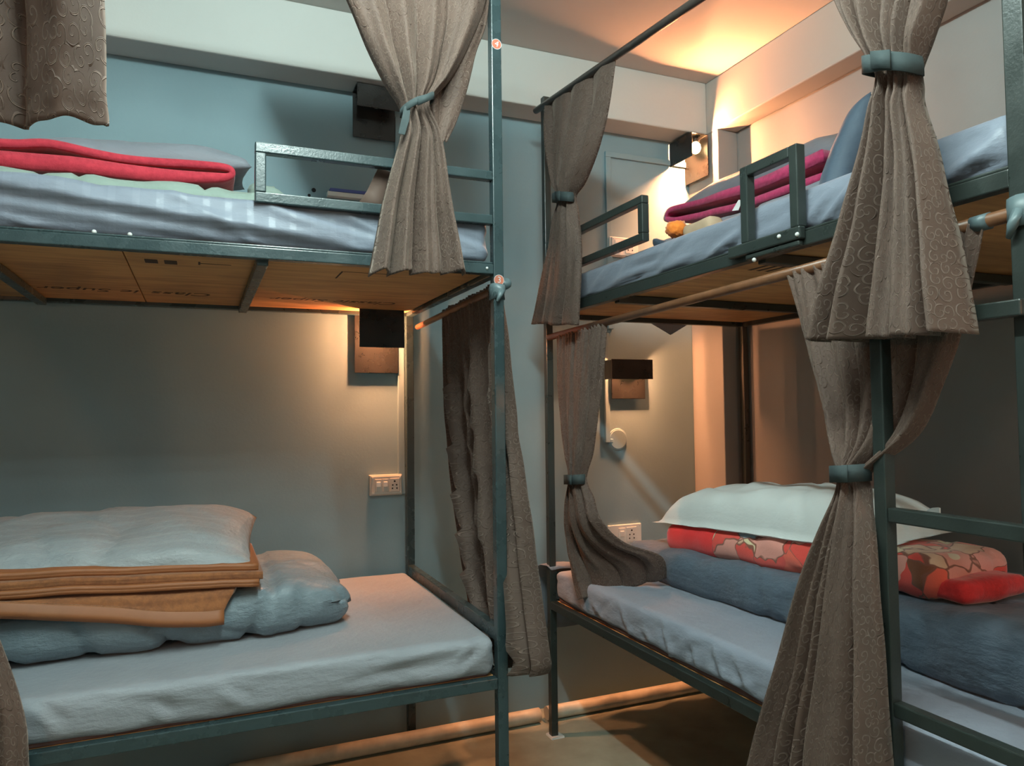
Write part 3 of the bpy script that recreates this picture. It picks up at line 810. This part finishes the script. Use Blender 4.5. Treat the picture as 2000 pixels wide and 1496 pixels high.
# a white strip with a blue edge fixed to the wall
ws = tag(boxobj('wall_strip', (0.448, 2.848, 2.090), (0.70, YW, 2.108), M_PLASTIC, bevel=0.002),
    'short white strip with a blue edge fixed on the wall behind the guard rail', 'wall strip')
e_ = boxobj('blue_edge', (0.458, 2.8465, 2.1085), (0.70, YW, 2.120), M_STRIPB, ws); e_.matrix_parent_inverse = Matrix.Identity(4)
for (x, z, r) in ((0.40, 2.113, .0085), (0.383, 2.091, .006)):
    bm = bmesh.new(); bmesh.ops.create_cone(bm, segments=12, radius1=r, radius2=r*.8, depth=0.004, cap_ends=True, matrix=Matrix.Translation((x, YW-.002, z)) @ Matrix.Rotation(math.pi/2, 4, 'X'))
    o = finish('wall_plug', bm, M_HOLE, ws); o.matrix_parent_inverse = Matrix.Identity(4)

# ------------------------------------------------------------------ bedding on the ladder bunk, lower deck
def roll_shape(seed):
    base = puff(seed, 0.010, 6)
    def f(p, n):
        v = base(p, n)
        k = 0.008*ridge((0, p.y*1.0 + p.z*0.5, 0), 5.5, seed+6)*(1 if n.x < -0.2 else 0.2)
        up = max(0.0, (2.35-p.y)/1.3)*0.052
        return v + n*k + Vector((0, 0, up*(1 if n.z > -0.3 else 0)))
    return f
tag(soft_block('duvet', (1.512, 0.86, 0.634), (2.15, 2.50, 0.748), 0.058, 0.0175, M_NAVY, None, roll_shape(4.4)),
    'long rolled navy-blue duvet lying on the lower mattress of the ladder bunk', 'duvet')
def tilt(p): return 0.066*max(0.0, (2.30-p.y)/1.15)
def fl_shape(seed):
    base = puff(seed, 0.007, 6)
    def f(p, n): return base(p, n) + Vector((-0.018*max(0, (2.0-p.y))*0.4, 0, tilt(p)))
    return f
fb = tag(soft_block('blanket', (1.572, 1.215, 0.738), (1.87, 2.305, 0.838), 0.042, 0.0165, M_FLORAL, None, fl_shape(6.1)),
    'red blanket with a bold floral print folded on the navy rolled duvet', 'blanket')
rr = soft_block('red_fold', (1.592, 1.150, 0.738), (1.83, 1.380, 0.788), 0.022, 0.0165, M_REDP, fb, fl_shape(9.0))
rr.matrix_parent_inverse = Matrix.Identity(4)
pm = Matrix.Translation((1.735, 1.855, 0.880)) @ Matrix.Rotation(math.radians(90), 4, 'Z') @ Matrix.Rotation(math.radians(3.2), 4, 'Y') @ Matrix.Rotation(math.radians(-5), 4, 'X')
tag(pillow('pillow', (1.00, 0.36, 0.135), M_WHITE, pm, n=56, seed=11.0, wr=0.010, flange=0.07, flat=0.10),
    'long white pillow on top of the floral red blanket', 'pillow')
bm = bmesh.new()
g = [[bm.verts.new((1.74+.004*math.sin(2*i), 1.375-0.055*i/5, 0.945+0.050*(j/4)*(1-(1-i/5)**3*(0.75)))) for i in range(6)] for j in range(5)]
for j in range(4):
    for i in range(5): bm.faces.new((g[j][i], g[j][i+1], g[j+1][i+1], g[j+1][i]))
wp = [o for o in COL.objects if o.name.startswith('pillow') and 'white' in str(o.get('label'))][0]
o = finish('corner_flap', bm, M_WHITE, wp, smooth=True, solid=0.004); o.matrix_parent_inverse = Matrix.Identity(4)

# ------------------------------------------------------------------ bedding on the ladder bunk, upper deck
tag(soft_block('duvet', (1.545, 1.47, 1.764), (2.12, 2.30, 1.878), 0.045, 0.018, M_GREYP, None, puff(14.0, 0.008, 7)),
    'folded grey duvet under the maroon blanket on the upper deck of the ladder bunk', 'duvet')
mb = ribbon('blanket',
    [(1.52, 1.893), (1.70, 1.897), (1.90, 1.905), (2.08, 1.925), (2.20, 1.942), (2.262, 1.958), (2.268, 1.972), (2.235, 1.988),
     (2.12, 1.975), (1.95, 1.958), (1.78, 1.950), (1.62, 1.948), (1.52, 1.952)],
    [0.022, 0.024, 0.022, 0.022, 0.02, 0.018, 0.016, 0.018, 0.020, 0.026, 0.032, 0.036, 0.034], 'x', 1.585, 1.775, M_MAROON, None, nc=24,
    disp=lambda p, t: Vector((0.008*nz((0, p.y, p.z), 7), 0.004*nz(p, 7), 0.005*nz(p, 8, 3))))
tag(mb, 'maroon fleece blanket with a white care label folded on the grey duvet', 'blanket')
bm = bmesh.new()
vs = [bm.verts.new(p) for p in ((1.570, 1.882, 1.888), (1.568, 1.850, 1.882), (1.574, 1.838, 1.912), (1.577, 1.858, 1.918))]
bm.faces.new(vs); o = finish('care_label', bm, M_LABEL, mb, solid=0.0015); o['label'] = 'white care label'; o.matrix_parent_inverse = Matrix.Identity(4)
pm = Matrix.Translation((1.95, 2.04, 2.060)) @ Matrix.Rotation(math.radians(90), 4, 'Z') @ Matrix.Rotation(math.radians(-14), 4, 'X')
tag(pillow('pillow', (0.88, 0.42, 0.13), M_GREYP, pm, seed=17.0, wr=0.005, flat=0.25),
    'grey pillow lying on the maroon blanket against the right wall', 'pillow')
wx = Vector((0.73, 0.68, 0)).normalized(); rt = Vector((0.68, -0.73, 0)).normalized(); wy = (rt*0.36 + Vector((0, 0, 1))*0.93).normalized()
wz = wx.cross(wy); pm = Matrix.Identity(4)
for i in range(3): pm[i][0], pm[i][1], pm[i][2] = wx[i], wy[i], wz[i]
pm.translation = (1.655, 1.497, 1.915)
tag(pillow('pillow', (0.34, 0.30, 0.105), M_NAVY2, pm, n=36, seed=21.0, wr=0.004, flat=0.5),
    'navy pillow standing on its edge beside the maroon blanket', 'pillow')
tag(soft_block('cushion', (1.40, 1.90, 1.762), (1.535, 2.075, 1.800), 0.016, 0.0125, M_NAVY2, None,
    lambda p, n: n*0.004*nz(p, 12) + Vector((0, 0.02*max(0, (p.y-2.02)/.055)**2, 0.045*max(0, (p.y-2.00)/.075)**1.6*max(0, 1-(p.x-1.40)/.12)))),
    'flat dark navy cushion with an upturned corner below the orange pompom', 'cushion')
pp = bmesh.new(); pc = Vector((1.490, 2.070, 1.866)); ball(pp, pc, 0.036, 28, 18, 0.8)
for v in pp.verts:
    d = (v.co-pc); v.co += d.normalized()*(0.007*nz(d, 150) + 0.004*nz(d, 300, 2))
tag(finish('pompom', pp, M_POM, None, smooth=True), 'bright orange woolly pompom beside the folded maroon blanket', 'pompom')
tag(soft_block('cloth', (1.478, 1.88, 1.802), (1.540, 2.03, 1.868), 0.02, 0.0165, plain('beige_cotton', (0.50, 0.36, 0.24), 0.8), None, lambda p, n: n*0.004*nz(p, 14)),
    'small folded beige cloth tucked beside the orange pompom', 'cloth')
mk = bmesh.new(); tube(mk, [(1.74, 1.30, 1.768), (1.745, 1.26, 1.86), (1.75, 1.235, 1.915), (1.75, 1.205, 1.925)], [0.05, 0.03, 0.014, 0.006], 12)
for v in mk.verts: v.co += Vector((nz(v.co, 25), nz(v.co, 25, 4), nz(v.co, 25, 8)))*0.005
tag(finish('scarf', mk, M_MAROON, None, smooth=True), 'crumpled maroon scarf just showing beside the tall tied curtain', 'scarf')

# ------------------------------------------------------------------ curtains
GRP = 'brown embossed bunk curtains'
def curtain(levels, pleats, seed, label, tie_at=None, side=(0, -1), base=None, mat=None, swag=None, jit=0.35, drop=0.0, ns=None, width=None, fine=0.0, tie_h=0.034):
    lo = levels[-1]; b = base or (Vector(lo[0])+Vector(lo[1]))/2
    e = empty('curtain', b, label, 'curtain', GRP)
    cloth('cloth_panel', levels, pleats, seed, mat or M_CURT, e, side=side, jit=jit, ns=ns, width=width, fine_top=fine)
    if swag: cloth('cloth_swag', swag, 2, seed+50, mat or M_CURT, e, side=side, jit=0.2)
    if tie_at is not None:
        l = levels[tie_at]
        t = tie('tie_band', l[0], l[1], l[3], l[2], M_BAND, e, side=side, drop=drop, h=tie_h)
        t['label'] = 'slate-blue tie band'
    return e

CURTAIN_LEFT_TALL = [
    ((0.225, 1.872, 2.57), (0.748, 1.872, 2.575), 0.012, 0),
    ((0.280, 1.870, 2.45), (0.742, 1.870, 2.47), 0.020, 0),
    ((0.349, 1.866, 2.307), (0.722, 1.866, 2.371), 0.025, 0.0),
    ((0.398, 1.860, 2.196), (0.668, 1.860, 2.239), 0.030, 0.01),
    ((0.442, 1.855, 2.11), (0.616, 1.855, 2.146), 0.030, 0.015),
    ((0.481, 1.850, 2.044), (0.556, 1.850, 2.064), 0.020, 0.02),
    ((0.482, 1.845, 1.978), (0.584, 1.845, 1.992), 0.027, 0.02),
    ((0.464, 1.842, 1.911), (0.597, 1.842, 1.934), 0.030, 0.02),
    ((0.431, 1.838, 1.787), (0.616, 1.838, 1.808), 0.040, 0.01),
    ((0.41, 1.832, 1.679), (0.635, 1.832, 1.704), 0.052, 0.0),
    ((0.394, 1.826, 1.599), (0.648, 1.826, 1.618), 0.062, 0)]
SWAG = [
    ((0.690, 1.885, 2.57), (0.748, 1.885, 2.575), 0.006, 0),
    ((0.666, 1.885, 2.45), (0.746, 1.885, 2.47), 0.006, 0),
    ((0.634, 1.885, 2.307), (0.733, 1.885, 2.341), 0.008, 0.0),
    ((0.586, 1.885, 2.199), (0.701, 1.885, 2.247), 0.010, 0),
    ((0.561, 1.882, 2.096), (0.67, 1.882, 2.126), 0.010, 0),
    ((0.565, 1.880, 2.026), (0.639, 1.880, 2.042), 0.008, 0),
    ((0.580, 1.878, 1.975), (0.612, 1.878, 1.985), 0.004, 0)]
c1 = curtain(CURTAIN_LEFT_TALL, 4, 5, 'brown embossed curtain tied above the guard rail of the back-wall bunk', 5, side=(0, -1), swag=SWAG, drop=0.35, tie_h=0.020)
bm = bmesh.new()
vs = [[bm.verts.new(p) for p in r] for r in (((0.478, 1.815, 2.035), (0.494, 1.812, 2.038)), ((0.470, 1.812, 2.000), (0.489, 1.809, 1.998)), ((0.462, 1.814, 1.962), (0.478, 1.811, 1.960)))]
for A_, B_ in zip(vs, vs[1:]): bm.faces.new((A_[0], A_[1], B_[1], B_[0]))
finish('tie_tail', bm, M_BAND, c1, solid=0.003)
bm = bmesh.new()
vs = [[(0.435, 1.925, 1.905), (0.47, 1.93, 1.90)], [(0.405, 1.925, 1.84), (0.46, 1.93, 1.83)], [(0.375, 1.925, 1.795), (0.46, 1.93, 1.79)]]
g = [[bm.verts.new(q) for q in r] for r in vs]
for A_, B_ in zip(g, g[1:]): bm.faces.new((A_[0], A_[1], B_[1], B_[0]))
finish('loose_corner', bm, M_CURT, c1, smooth=True, solid=0.003)

CURTAIN_END = [
    ((0.792, 2.498, 1.615), (0.792, 1.945, 1.63), 0.006, 0),
    ((0.794, 2.478, 1.516), (0.794, 1.935, 1.50), 0.018, 0),
    ((0.800, 2.471, 1.335), (0.800, 1.93, 1.316), 0.029, 0),
    ((0.806, 2.452, 1.174), (0.806, 1.917, 1.172), 0.031, 0),
    ((0.812, 2.412, 1.001), (0.812, 1.888, 1.032), 0.034, 0),
    ((0.818, 2.362, 0.835), (0.818, 1.86, 0.882), 0.036, 0),
    ((0.822, 2.294, 0.68), (0.822, 1.827, 0.725), 0.039, 0),
    ((0.822, 2.224, 0.567), (0.822, 1.788, 0.599), 0.039, 0),
    ((0.822, 2.166, 0.512), (0.822, 1.796, 0.558), 0.039, 0)]
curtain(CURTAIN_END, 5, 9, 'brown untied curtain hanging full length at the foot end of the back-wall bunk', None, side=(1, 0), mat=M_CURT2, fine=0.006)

CURTAIN_FAR_HIGH = [
    ((1.225, 2.545, 2.45), (1.225, 2.011, 2.392), 0.006, 0),
    ((1.225, 2.531, 2.346), (1.225, 2.07, 2.254), 0.019, 0.0),
    ((1.222, 2.498, 2.215), (1.222, 2.149, 2.136), 0.024, 0.01),
    ((1.220, 2.449, 2.102), (1.220, 2.25, 2.053), 0.024, 0.015),
    ((1.220, 2.421, 2.04), (1.220, 2.304, 2.012), 0.012, 0.018),
    ((1.218, 2.445, 1.975), (1.218, 2.284, 1.937), 0.022, 0.015),
    ((1.215, 2.492, 1.86), (1.215, 2.265, 1.816), 0.022, 0.01),
    ((1.212, 2.559, 1.734), (1.212, 2.261, 1.695), 0.022, 0),
    ((1.212, 2.640, 1.601), (1.212, 2.281, 1.552), 0.022, 0)]
curtain(CURTAIN_FAR_HIGH, 4, 14, 'shaded brown curtain tied near the far corner post of the ladder bunk, upper deck', 4, side=(-1, 0), mat=M_CURT2, jit=0.2)

CURTAIN_FAR_LOW = [
    ((1.258, 2.517, 1.540), (1.258, 2.157, 1.549), 0.006, 0),
    ((1.250, 2.504, 1.375), (1.250, 2.176, 1.377), 0.014, 0),
    ((1.242, 2.458, 1.202), (1.242, 2.209, 1.212), 0.018, 0.005),
    ((1.235, 2.411, 1.091), (1.235, 2.241, 1.103), 0.018, 0.012),
    ((1.228, 2.374, 1.008), (1.228, 2.27, 1.017), 0.012, 0.018),
    ((1.228, 2.404, 0.925), (1.228, 2.224, 0.958), 0.016, 0.015),
    ((1.230, 2.417, 0.83), (1.235, 2.182, 0.879), 0.018, 0.010),
    ((1.235, 2.409, 0.735), (1.32, 2.172, 0.805), 0.020, 0.0),
    ((1.238, 2.385, 0.645), (1.455, 2.150, 0.752), 0.016, 0),
    ((1.240, 2.352, 0.583), (1.500, 2.185, 0.668), 0.010, 0)]
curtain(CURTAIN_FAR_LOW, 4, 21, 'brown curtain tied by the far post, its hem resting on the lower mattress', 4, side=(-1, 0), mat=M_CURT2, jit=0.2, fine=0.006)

CURTAIN_NEAR_HIGH = [
    ((1.215, 1.183, 2.315), (1.215, 0.8, 2.278), 0.012, 0),
    ((1.200, 1.118, 2.158), (1.200, 0.834, 2.065), 0.029, 0),
    ((1.190, 1.081, 2.074), (1.190, 0.864, 1.972), 0.035, 0.005),
    ((1.185, 1.044, 1.99), (1.185, 0.889, 1.912), 0.035, 0.015),
    ((1.185, 0.999, 1.899), (1.185, 0.913, 1.862), 0.023, 0.02),
    ((1.185, 0.992, 1.862), (1.185, 0.917, 1.826), 0.023, 0.02),
    ((1.185, 1.003, 1.818), (1.185, 0.914, 1.788), 0.032, 0.015),
    ((1.182, 1.032, 1.723), (1.182, 0.89, 1.696), 0.038, 0.01),
    ((1.178, 1.068, 1.612), (1.178, 0.867, 1.581), 0.052, 0),
    ((1.172, 1.111, 1.486), (1.172, 0.846, 1.462), 0.062, 0),
    ((1.168, 1.144, 1.388), (1.168, 0.832, 1.372), 0.066, 0)]
curtain(CURTAIN_NEAR_HIGH, 5, 33, 'large brown curtain tied near the ladder, upper deck, pleats wide at its hem', 4, side=(-1, 0))

CURTAIN_NEAR_LOW = [
    ((1.258, 1.321, 1.566), (1.258, 0.850, 1.574), 0.006, 0),
    ((1.262, 1.3, 1.494), (1.262, 0.870, 1.51), 0.012, 0),
    ((1.266, 1.267, 1.375), (1.266, 0.910, 1.391), 0.020, 0),
    ((1.264, 1.23, 1.271), (1.264, 0.945, 1.302), 0.023, 0.0),
    ((1.245, 1.19, 1.184), (1.252, 0.998, 1.199), 0.026, 0.008),
    ((1.225, 1.147, 1.116), (1.225, 1.085, 1.123), 0.020, 0.02),
    ((1.220, 1.146, 1.075), (1.218, 1.085, 1.079), 0.023, 0.02),
    ((1.205, 1.176, 0.992), (1.200, 1.064, 1.01), 0.032, 0.012),
    ((1.195, 1.23, 0.853), (1.185, 1.046, 0.895), 0.038, 0.006),
    ((1.188, 1.297, 0.669), (1.178, 1.033, 0.753), 0.043, 0),
    ((1.182, 1.355, 0.501), (1.174, 1.026, 0.622), 0.049, 0),
    ((1.180, 1.395, 0.36), (1.172, 1.020, 0.46), 0.052, 0)]
curtain(CURTAIN_NEAR_LOW, 5, 41, 'brown curtain tied low beside the ladder post, its top ruffled on the rod', 5, side=(-1, 0), fine=0.006)

CURTAIN_NEAR_LEFT = [
    ((-0.232, 0.952, 2.325), (-0.118, 0.900, 2.325), 0.010, 0.0),
    ((-0.236, 0.947, 2.05), (-0.114, 0.895, 2.05), 0.024, 0.0),
    ((-0.235, 0.949, 1.80), (-0.109, 0.894, 1.80), 0.030, 0.0),
    ((-0.233, 0.951, 1.637), (-0.101, 0.895, 1.635), 0.017, 0),
    ((-0.231, 0.953, 1.569), (-0.097, 0.897, 1.568), 0.017, 0)]
nl = curtain(CURTAIN_NEAR_LEFT, 2, 55, 'brown curtain hem hanging closest to the camera in the upper left', None, side=(0.39, -0.92), width=0.30, ns=60)
bm = bmesh.new(); tube(bm, [(-0.62, 1.118, 2.33), (-0.06, 0.872, 2.33)], 0.011, 12); tube(bm, [(-0.10, 0.89, 2.33), (-0.10, 0.89, ZC)], 0.006, 8); tube(bm, [(-0.58, 1.10, 2.33), (-0.58, 1.10, ZC)], 0.006, 8)
finish('curtain_rod', bm, M_DARKROD, nl)

CURTAIN_LEFT_LOW = [
    ((-0.80, 1.868, 1.557), (-0.528, 1.868, 1.557), 0.008, 0),
    ((-0.70, 1.860, 1.35), (-0.50, 1.860, 1.35), 0.018, 0.0),
    ((-0.557, 1.85, 1.127), (-0.481, 1.85, 1.113), 0.016, 0.02),
    ((-0.562, 1.85, 0.985), (-0.444, 1.85, 0.954), 0.02, 0.01),
    ((-0.576, 1.845, 0.835), (-0.387, 1.845, 0.801), 0.022, 0),
    ((-0.589, 1.84, 0.688), (-0.337, 1.84, 0.636), 0.025, 0),
    ((-0.595, 1.84, 0.575), (-0.326, 1.84, 0.518), 0.025, 0),
    ((-0.601, 1.84, 0.474), (-0.319, 1.84, 0.402), 0.025, 0)]
curtain(CURTAIN_LEFT_LOW, 4, 63, 'brown curtain edge at the lower left, in front of the grey mattress', 2, side=(0, -1))

# ------------------------------------------------------------------ wall lamps: back plate, short top, drop front
def sconce(origin, out, along, wdt, z0, z1, zf, depth, label, lit=True, gap=0.018, shift=0.0, fw=None, bulb=(0.0, 0.52), closed=False):
    o0 = Vector(origin); out = Vector(out); al = Vector(along)
    e = empty('wall_lamp', (o0.x, o0.y, z0), label, 'lamp', 'black steel wall lamps')
    def slab(name, a0, a1, d0, d1, za, zb, bev=0.0015):
        p = [o0 + al*a + out*d for a in (a0, a1) for d in (d0, d1)]
        lo = (min(q.x for q in p), min(q.y for q in p), za); hi = (max(q.x for q in p), max(q.y for q in p), zb)
        return boxobj(name, lo, hi, M_LAMP, e, bev)
    h = wdt/2; fh = (fw or wdt)/2
    slab('mounting_plate', -h, h, gap, gap+0.004, z0, z1)
    slab('standoff', -0.02, 0.02, 0.0, gap, (z0+z1)/2-0.02, (z0+z1)/2+0.02)
    slab('cover_plate', -h, h, gap, gap+depth, z1-0.004, z1)
    slab('shade_plate', -fh+shift, fh+shift, gap+depth, gap+depth+0.004, zf, z1)
    if closed: slab('shade_plate', -fh+shift, -fh+shift+.004, gap, gap+depth, zf, z1-.004)
    bc = o0 + al*bulb[0] + out*(gap+depth*bulb[1]); zc = (zf+z1)/2
    bm = bmesh.new(); tube(bm, [(bc.x, bc.y, z1-.004), (bc.x, bc.y, zc+0.026)], 0.013, 14)
    finish('bulb_holder', bm, M_LAMP, e)
    bm = bmesh.new(); ball(bm, (bc.x, bc.y, zc), 0.024, 18, 12, 1.15)
    finish('bulb', bm, M_BULB if lit else M_BULB_OFF, e, smooth=True)
    if lit:
        d = bpy.data.lights.new('bulb_light', 'POINT'); d.energy = BULB_W*lit; d.color = BULB_COL; d.shadow_soft_size = 0.026
        lo = bpy.data.objects.new('bulb_light', d); COL.objects.link(lo); lo.parent = e
        lo.matrix_parent_inverse = Matrix.Translation(-Vector(e.location)); lo.location = (bc.x, bc.y, zc)
    return e
sconce((0.636, YW, 0), (0, -1, 0), (1, 0, 0), 0.172, 1.410, 1.652, 1.502, 0.098, 'lit black steel wall lamp under the upper deck of the back-wall bunk', lit=1.2)
sconce((0.630, YW, 0), (0, -1, 0), (1, 0, 0), 0.168, 2.335, 2.515, 2.425, 0.085, 'unlit black wall lamp under the pale beam behind the tied curtain', lit=0)
sconce((1.778, YW, 0), (0, -1, 0), (1, 0, 0), 0.175, 1.306, 1.480, 1.392, 0.060, 'lit black wall lamp under the upper deck of the ladder bunk', fw=0.212, shift=-0.015, lit=1.1, closed=True)
sconce((XC, 2.785, 0), (-1, 0, 0), (0, 1, 0), 0.170, 2.318, 2.505, 2.395, 0.088, 'glowing wall lamp on the corner column above the maroon blanket', lit=3.4, bulb=(-0.048, 0.48))

# ------------------------------------------------------------------ switches, sockets, trunking, pipes
def plate(origin, wdt, hgt, label, cat, mods, mat, depth=0.012, name='switch_plate', back=None):
    x0, z0 = origin
    e = empty(name, (x0+wdt/2, YW, z0), label, cat)
    if back: boxobj('mounting_box', (x0-.004, YW-back, z0-.004), (x0+wdt+.004, YW, z0+hgt+.004), mat, e, 0.003)
    yb = YW-(back or 0)
    boxobj('face_plate', (x0, yb-depth, z0), (x0+wdt, yb, z0+hgt), mat, e, 0.003)
    yf = yb-depth
    for kind, fx, fw in mods:
        a = x0+wdt*fx; wd = wdt*fw
        if kind == 'switch':
            b_ = boxobj('switch', (a, yf-.003, z0+hgt*.16), (a+wd, yf, z0+hgt*.84), mat, e, 0.002)
            k = boxobj('rocker', (a+wd*.2, yf-.007, z0+hgt*.42), (a+wd*.8, yf-.003, z0+hgt*.70), M_PLASTIC, b_, 0.002); k.matrix_parent_inverse = Matrix.Identity(4)
        else:
            b_ = boxobj('socket', (a, yf-.003, z0+hgt*.14), (a+wd, yf, z0+hgt*.86), mat, e, 0.002)
            bm = bmesh.new()
            for px, pz, r in ((.5, .70, .0038), (.30, .50, .0032), (.70, .50, .0032), (.27, .32, .0032), (.73, .32, .0032)):
                bmesh.ops.create_cone(bm, segments=12, radius1=r, radius2=r, depth=0.0012, cap_ends=True,
                    matrix=Matrix.Translation((a+wd*px, yf-.0033, z0+hgt*pz)) @ Matrix.Rotation(math.pi/2, 4, 'X'))
            hh = finish('pin_hole', bm, M_HOLE, b_); hh.matrix_parent_inverse = Matrix.Identity(4)
    for fx in (.05, .95):
        for fz in (.12, .9):
            bm = bmesh.new(); bmesh.ops.create_cone(bm, segments=10, radius1=.0026, radius2=.0022, depth=.002, cap_ends=True,
                matrix=Matrix.Translation((x0+wdt*fx, yf-.0005, z0+hgt*fz)) @ Matrix.Rotation(math.pi/2, 4, 'X'))
            finish('screw', bm, M_BOLT, e)
    return e
plate((0.611, 0.938), 0.120, 0.072, 'cream switchboard with two switches and a socket under the lit lamp', 'switchboard',
      [('switch', .12, .22), ('switch', .35, .22), ('socket', .60, .32)], M_OLDP, 0.008, 'switch_board', back=0.022)
plate((1.668, 0.653), 0.172, 0.092, 'white socket plate above the lower mattress, partly behind the tied curtain', 'socket',
      [('switch', .30, .2), ('socket', .54, .3)], M_PLASTIC, 0.010, 'socket_plate')
plate((1.700, 1.952), 0.138, 0.082, 'white socket plate above the upper mattress of the ladder bunk', 'socket',
      [('switch', .10, .22), ('socket', .50, .35)], M_PLASTIC, 0.012, 'socket_plate', back=0.018)
def trunk(segs, label):
    bm = bmesh.new()
    for lo, hi in segs: box(bm, lo, hi)
    return tag(finish('cable_trunking', bm, M_WALL, None, bevel=0.002), label, 'cable cover')
D = 0.013
trunk([((0.722, YW-.018, 0.935), (0.748, YW, 1.63))], 'thin vertical cable cover running from the lit lamp down to the switchboard')
trunk([((0.716, YW-.018, 2.0), (0.742, YW, 2.44))], 'thin vertical cable cover beside the unlit lamp')
trunk([((1.685, YW-D, 2.403), (XC, YW, 2.428)), ((1.685, YW-D, 1.62), (1.712, YW, 2.403))], 'grey cable cover turning from the glowing corner lamp down to the socket')
trunk([((1.662, YW-D, 1.112), (1.686, YW, 1.60)), ((1.686, YW-D, 1.112), (1.70, YW, 1.128))], 'grey vertical cable cover running down to the round junction box')
jb = empty('junction_box', (1.727, YW, 1.125), 'round grey junction box on the wall below the small lit lamp', 'junction box')
bm = bmesh.new(); bmesh.ops.create_cone(bm, segments=36, radius1=0.050, radius2=0.048, depth=0.008, cap_ends=True, matrix=Matrix.Translation((1.727, YW-.004, 1.125)) @ Matrix.Rotation(math.pi/2, 4, 'X'))
finish('box_body', bm, M_WALL, jb, bevel=0.002)
bm = bmesh.new(); bmesh.ops.create_cone(bm, segments=36, radius1=0.044, radius2=0.042, depth=0.003, cap_ends=True, matrix=Matrix.Translation((1.727, YW-.0095, 1.125)) @ Matrix.Rotation(math.pi/2, 4, 'X'))
finish('box_lid', bm, M_WALL, jb, bevel=0.001)

def pipe(x0, x1, label, hollow=False):
    bm = bmesh.new(); n = 20; y, z, r = 2.762, 0.028, 0.0275
    tube(bm, [(x0+(x1-x0)*k/20, y, z) for k in range(21)], r, n)
    e = tag(finish('floor_pipe', bm, M_PVC, None), label, 'pipe', 'cream pipes along the skirting')
    if hollow:
        bm = bmesh.new(); bmesh.ops.create_cone(bm, segments=18, radius1=r*.82, radius2=r*.82, depth=.001, cap_ends=True, matrix=Matrix.Translation((x1+.0005, y, z)) @ Matrix.Rotation(math.pi/2, 4, 'Y'))
        o = finish('pipe_bore', bm, M_HOLE, e); o.matrix_parent_inverse = Matrix.Identity(4)
    return e
pipe(0.10, 1.272, 'stained cream pipe with an open end lying along the skirting, left of the far post', True)
pipe(1.305, 2.13, 'stained cream pipe lying along the skirting under the ladder bunk')
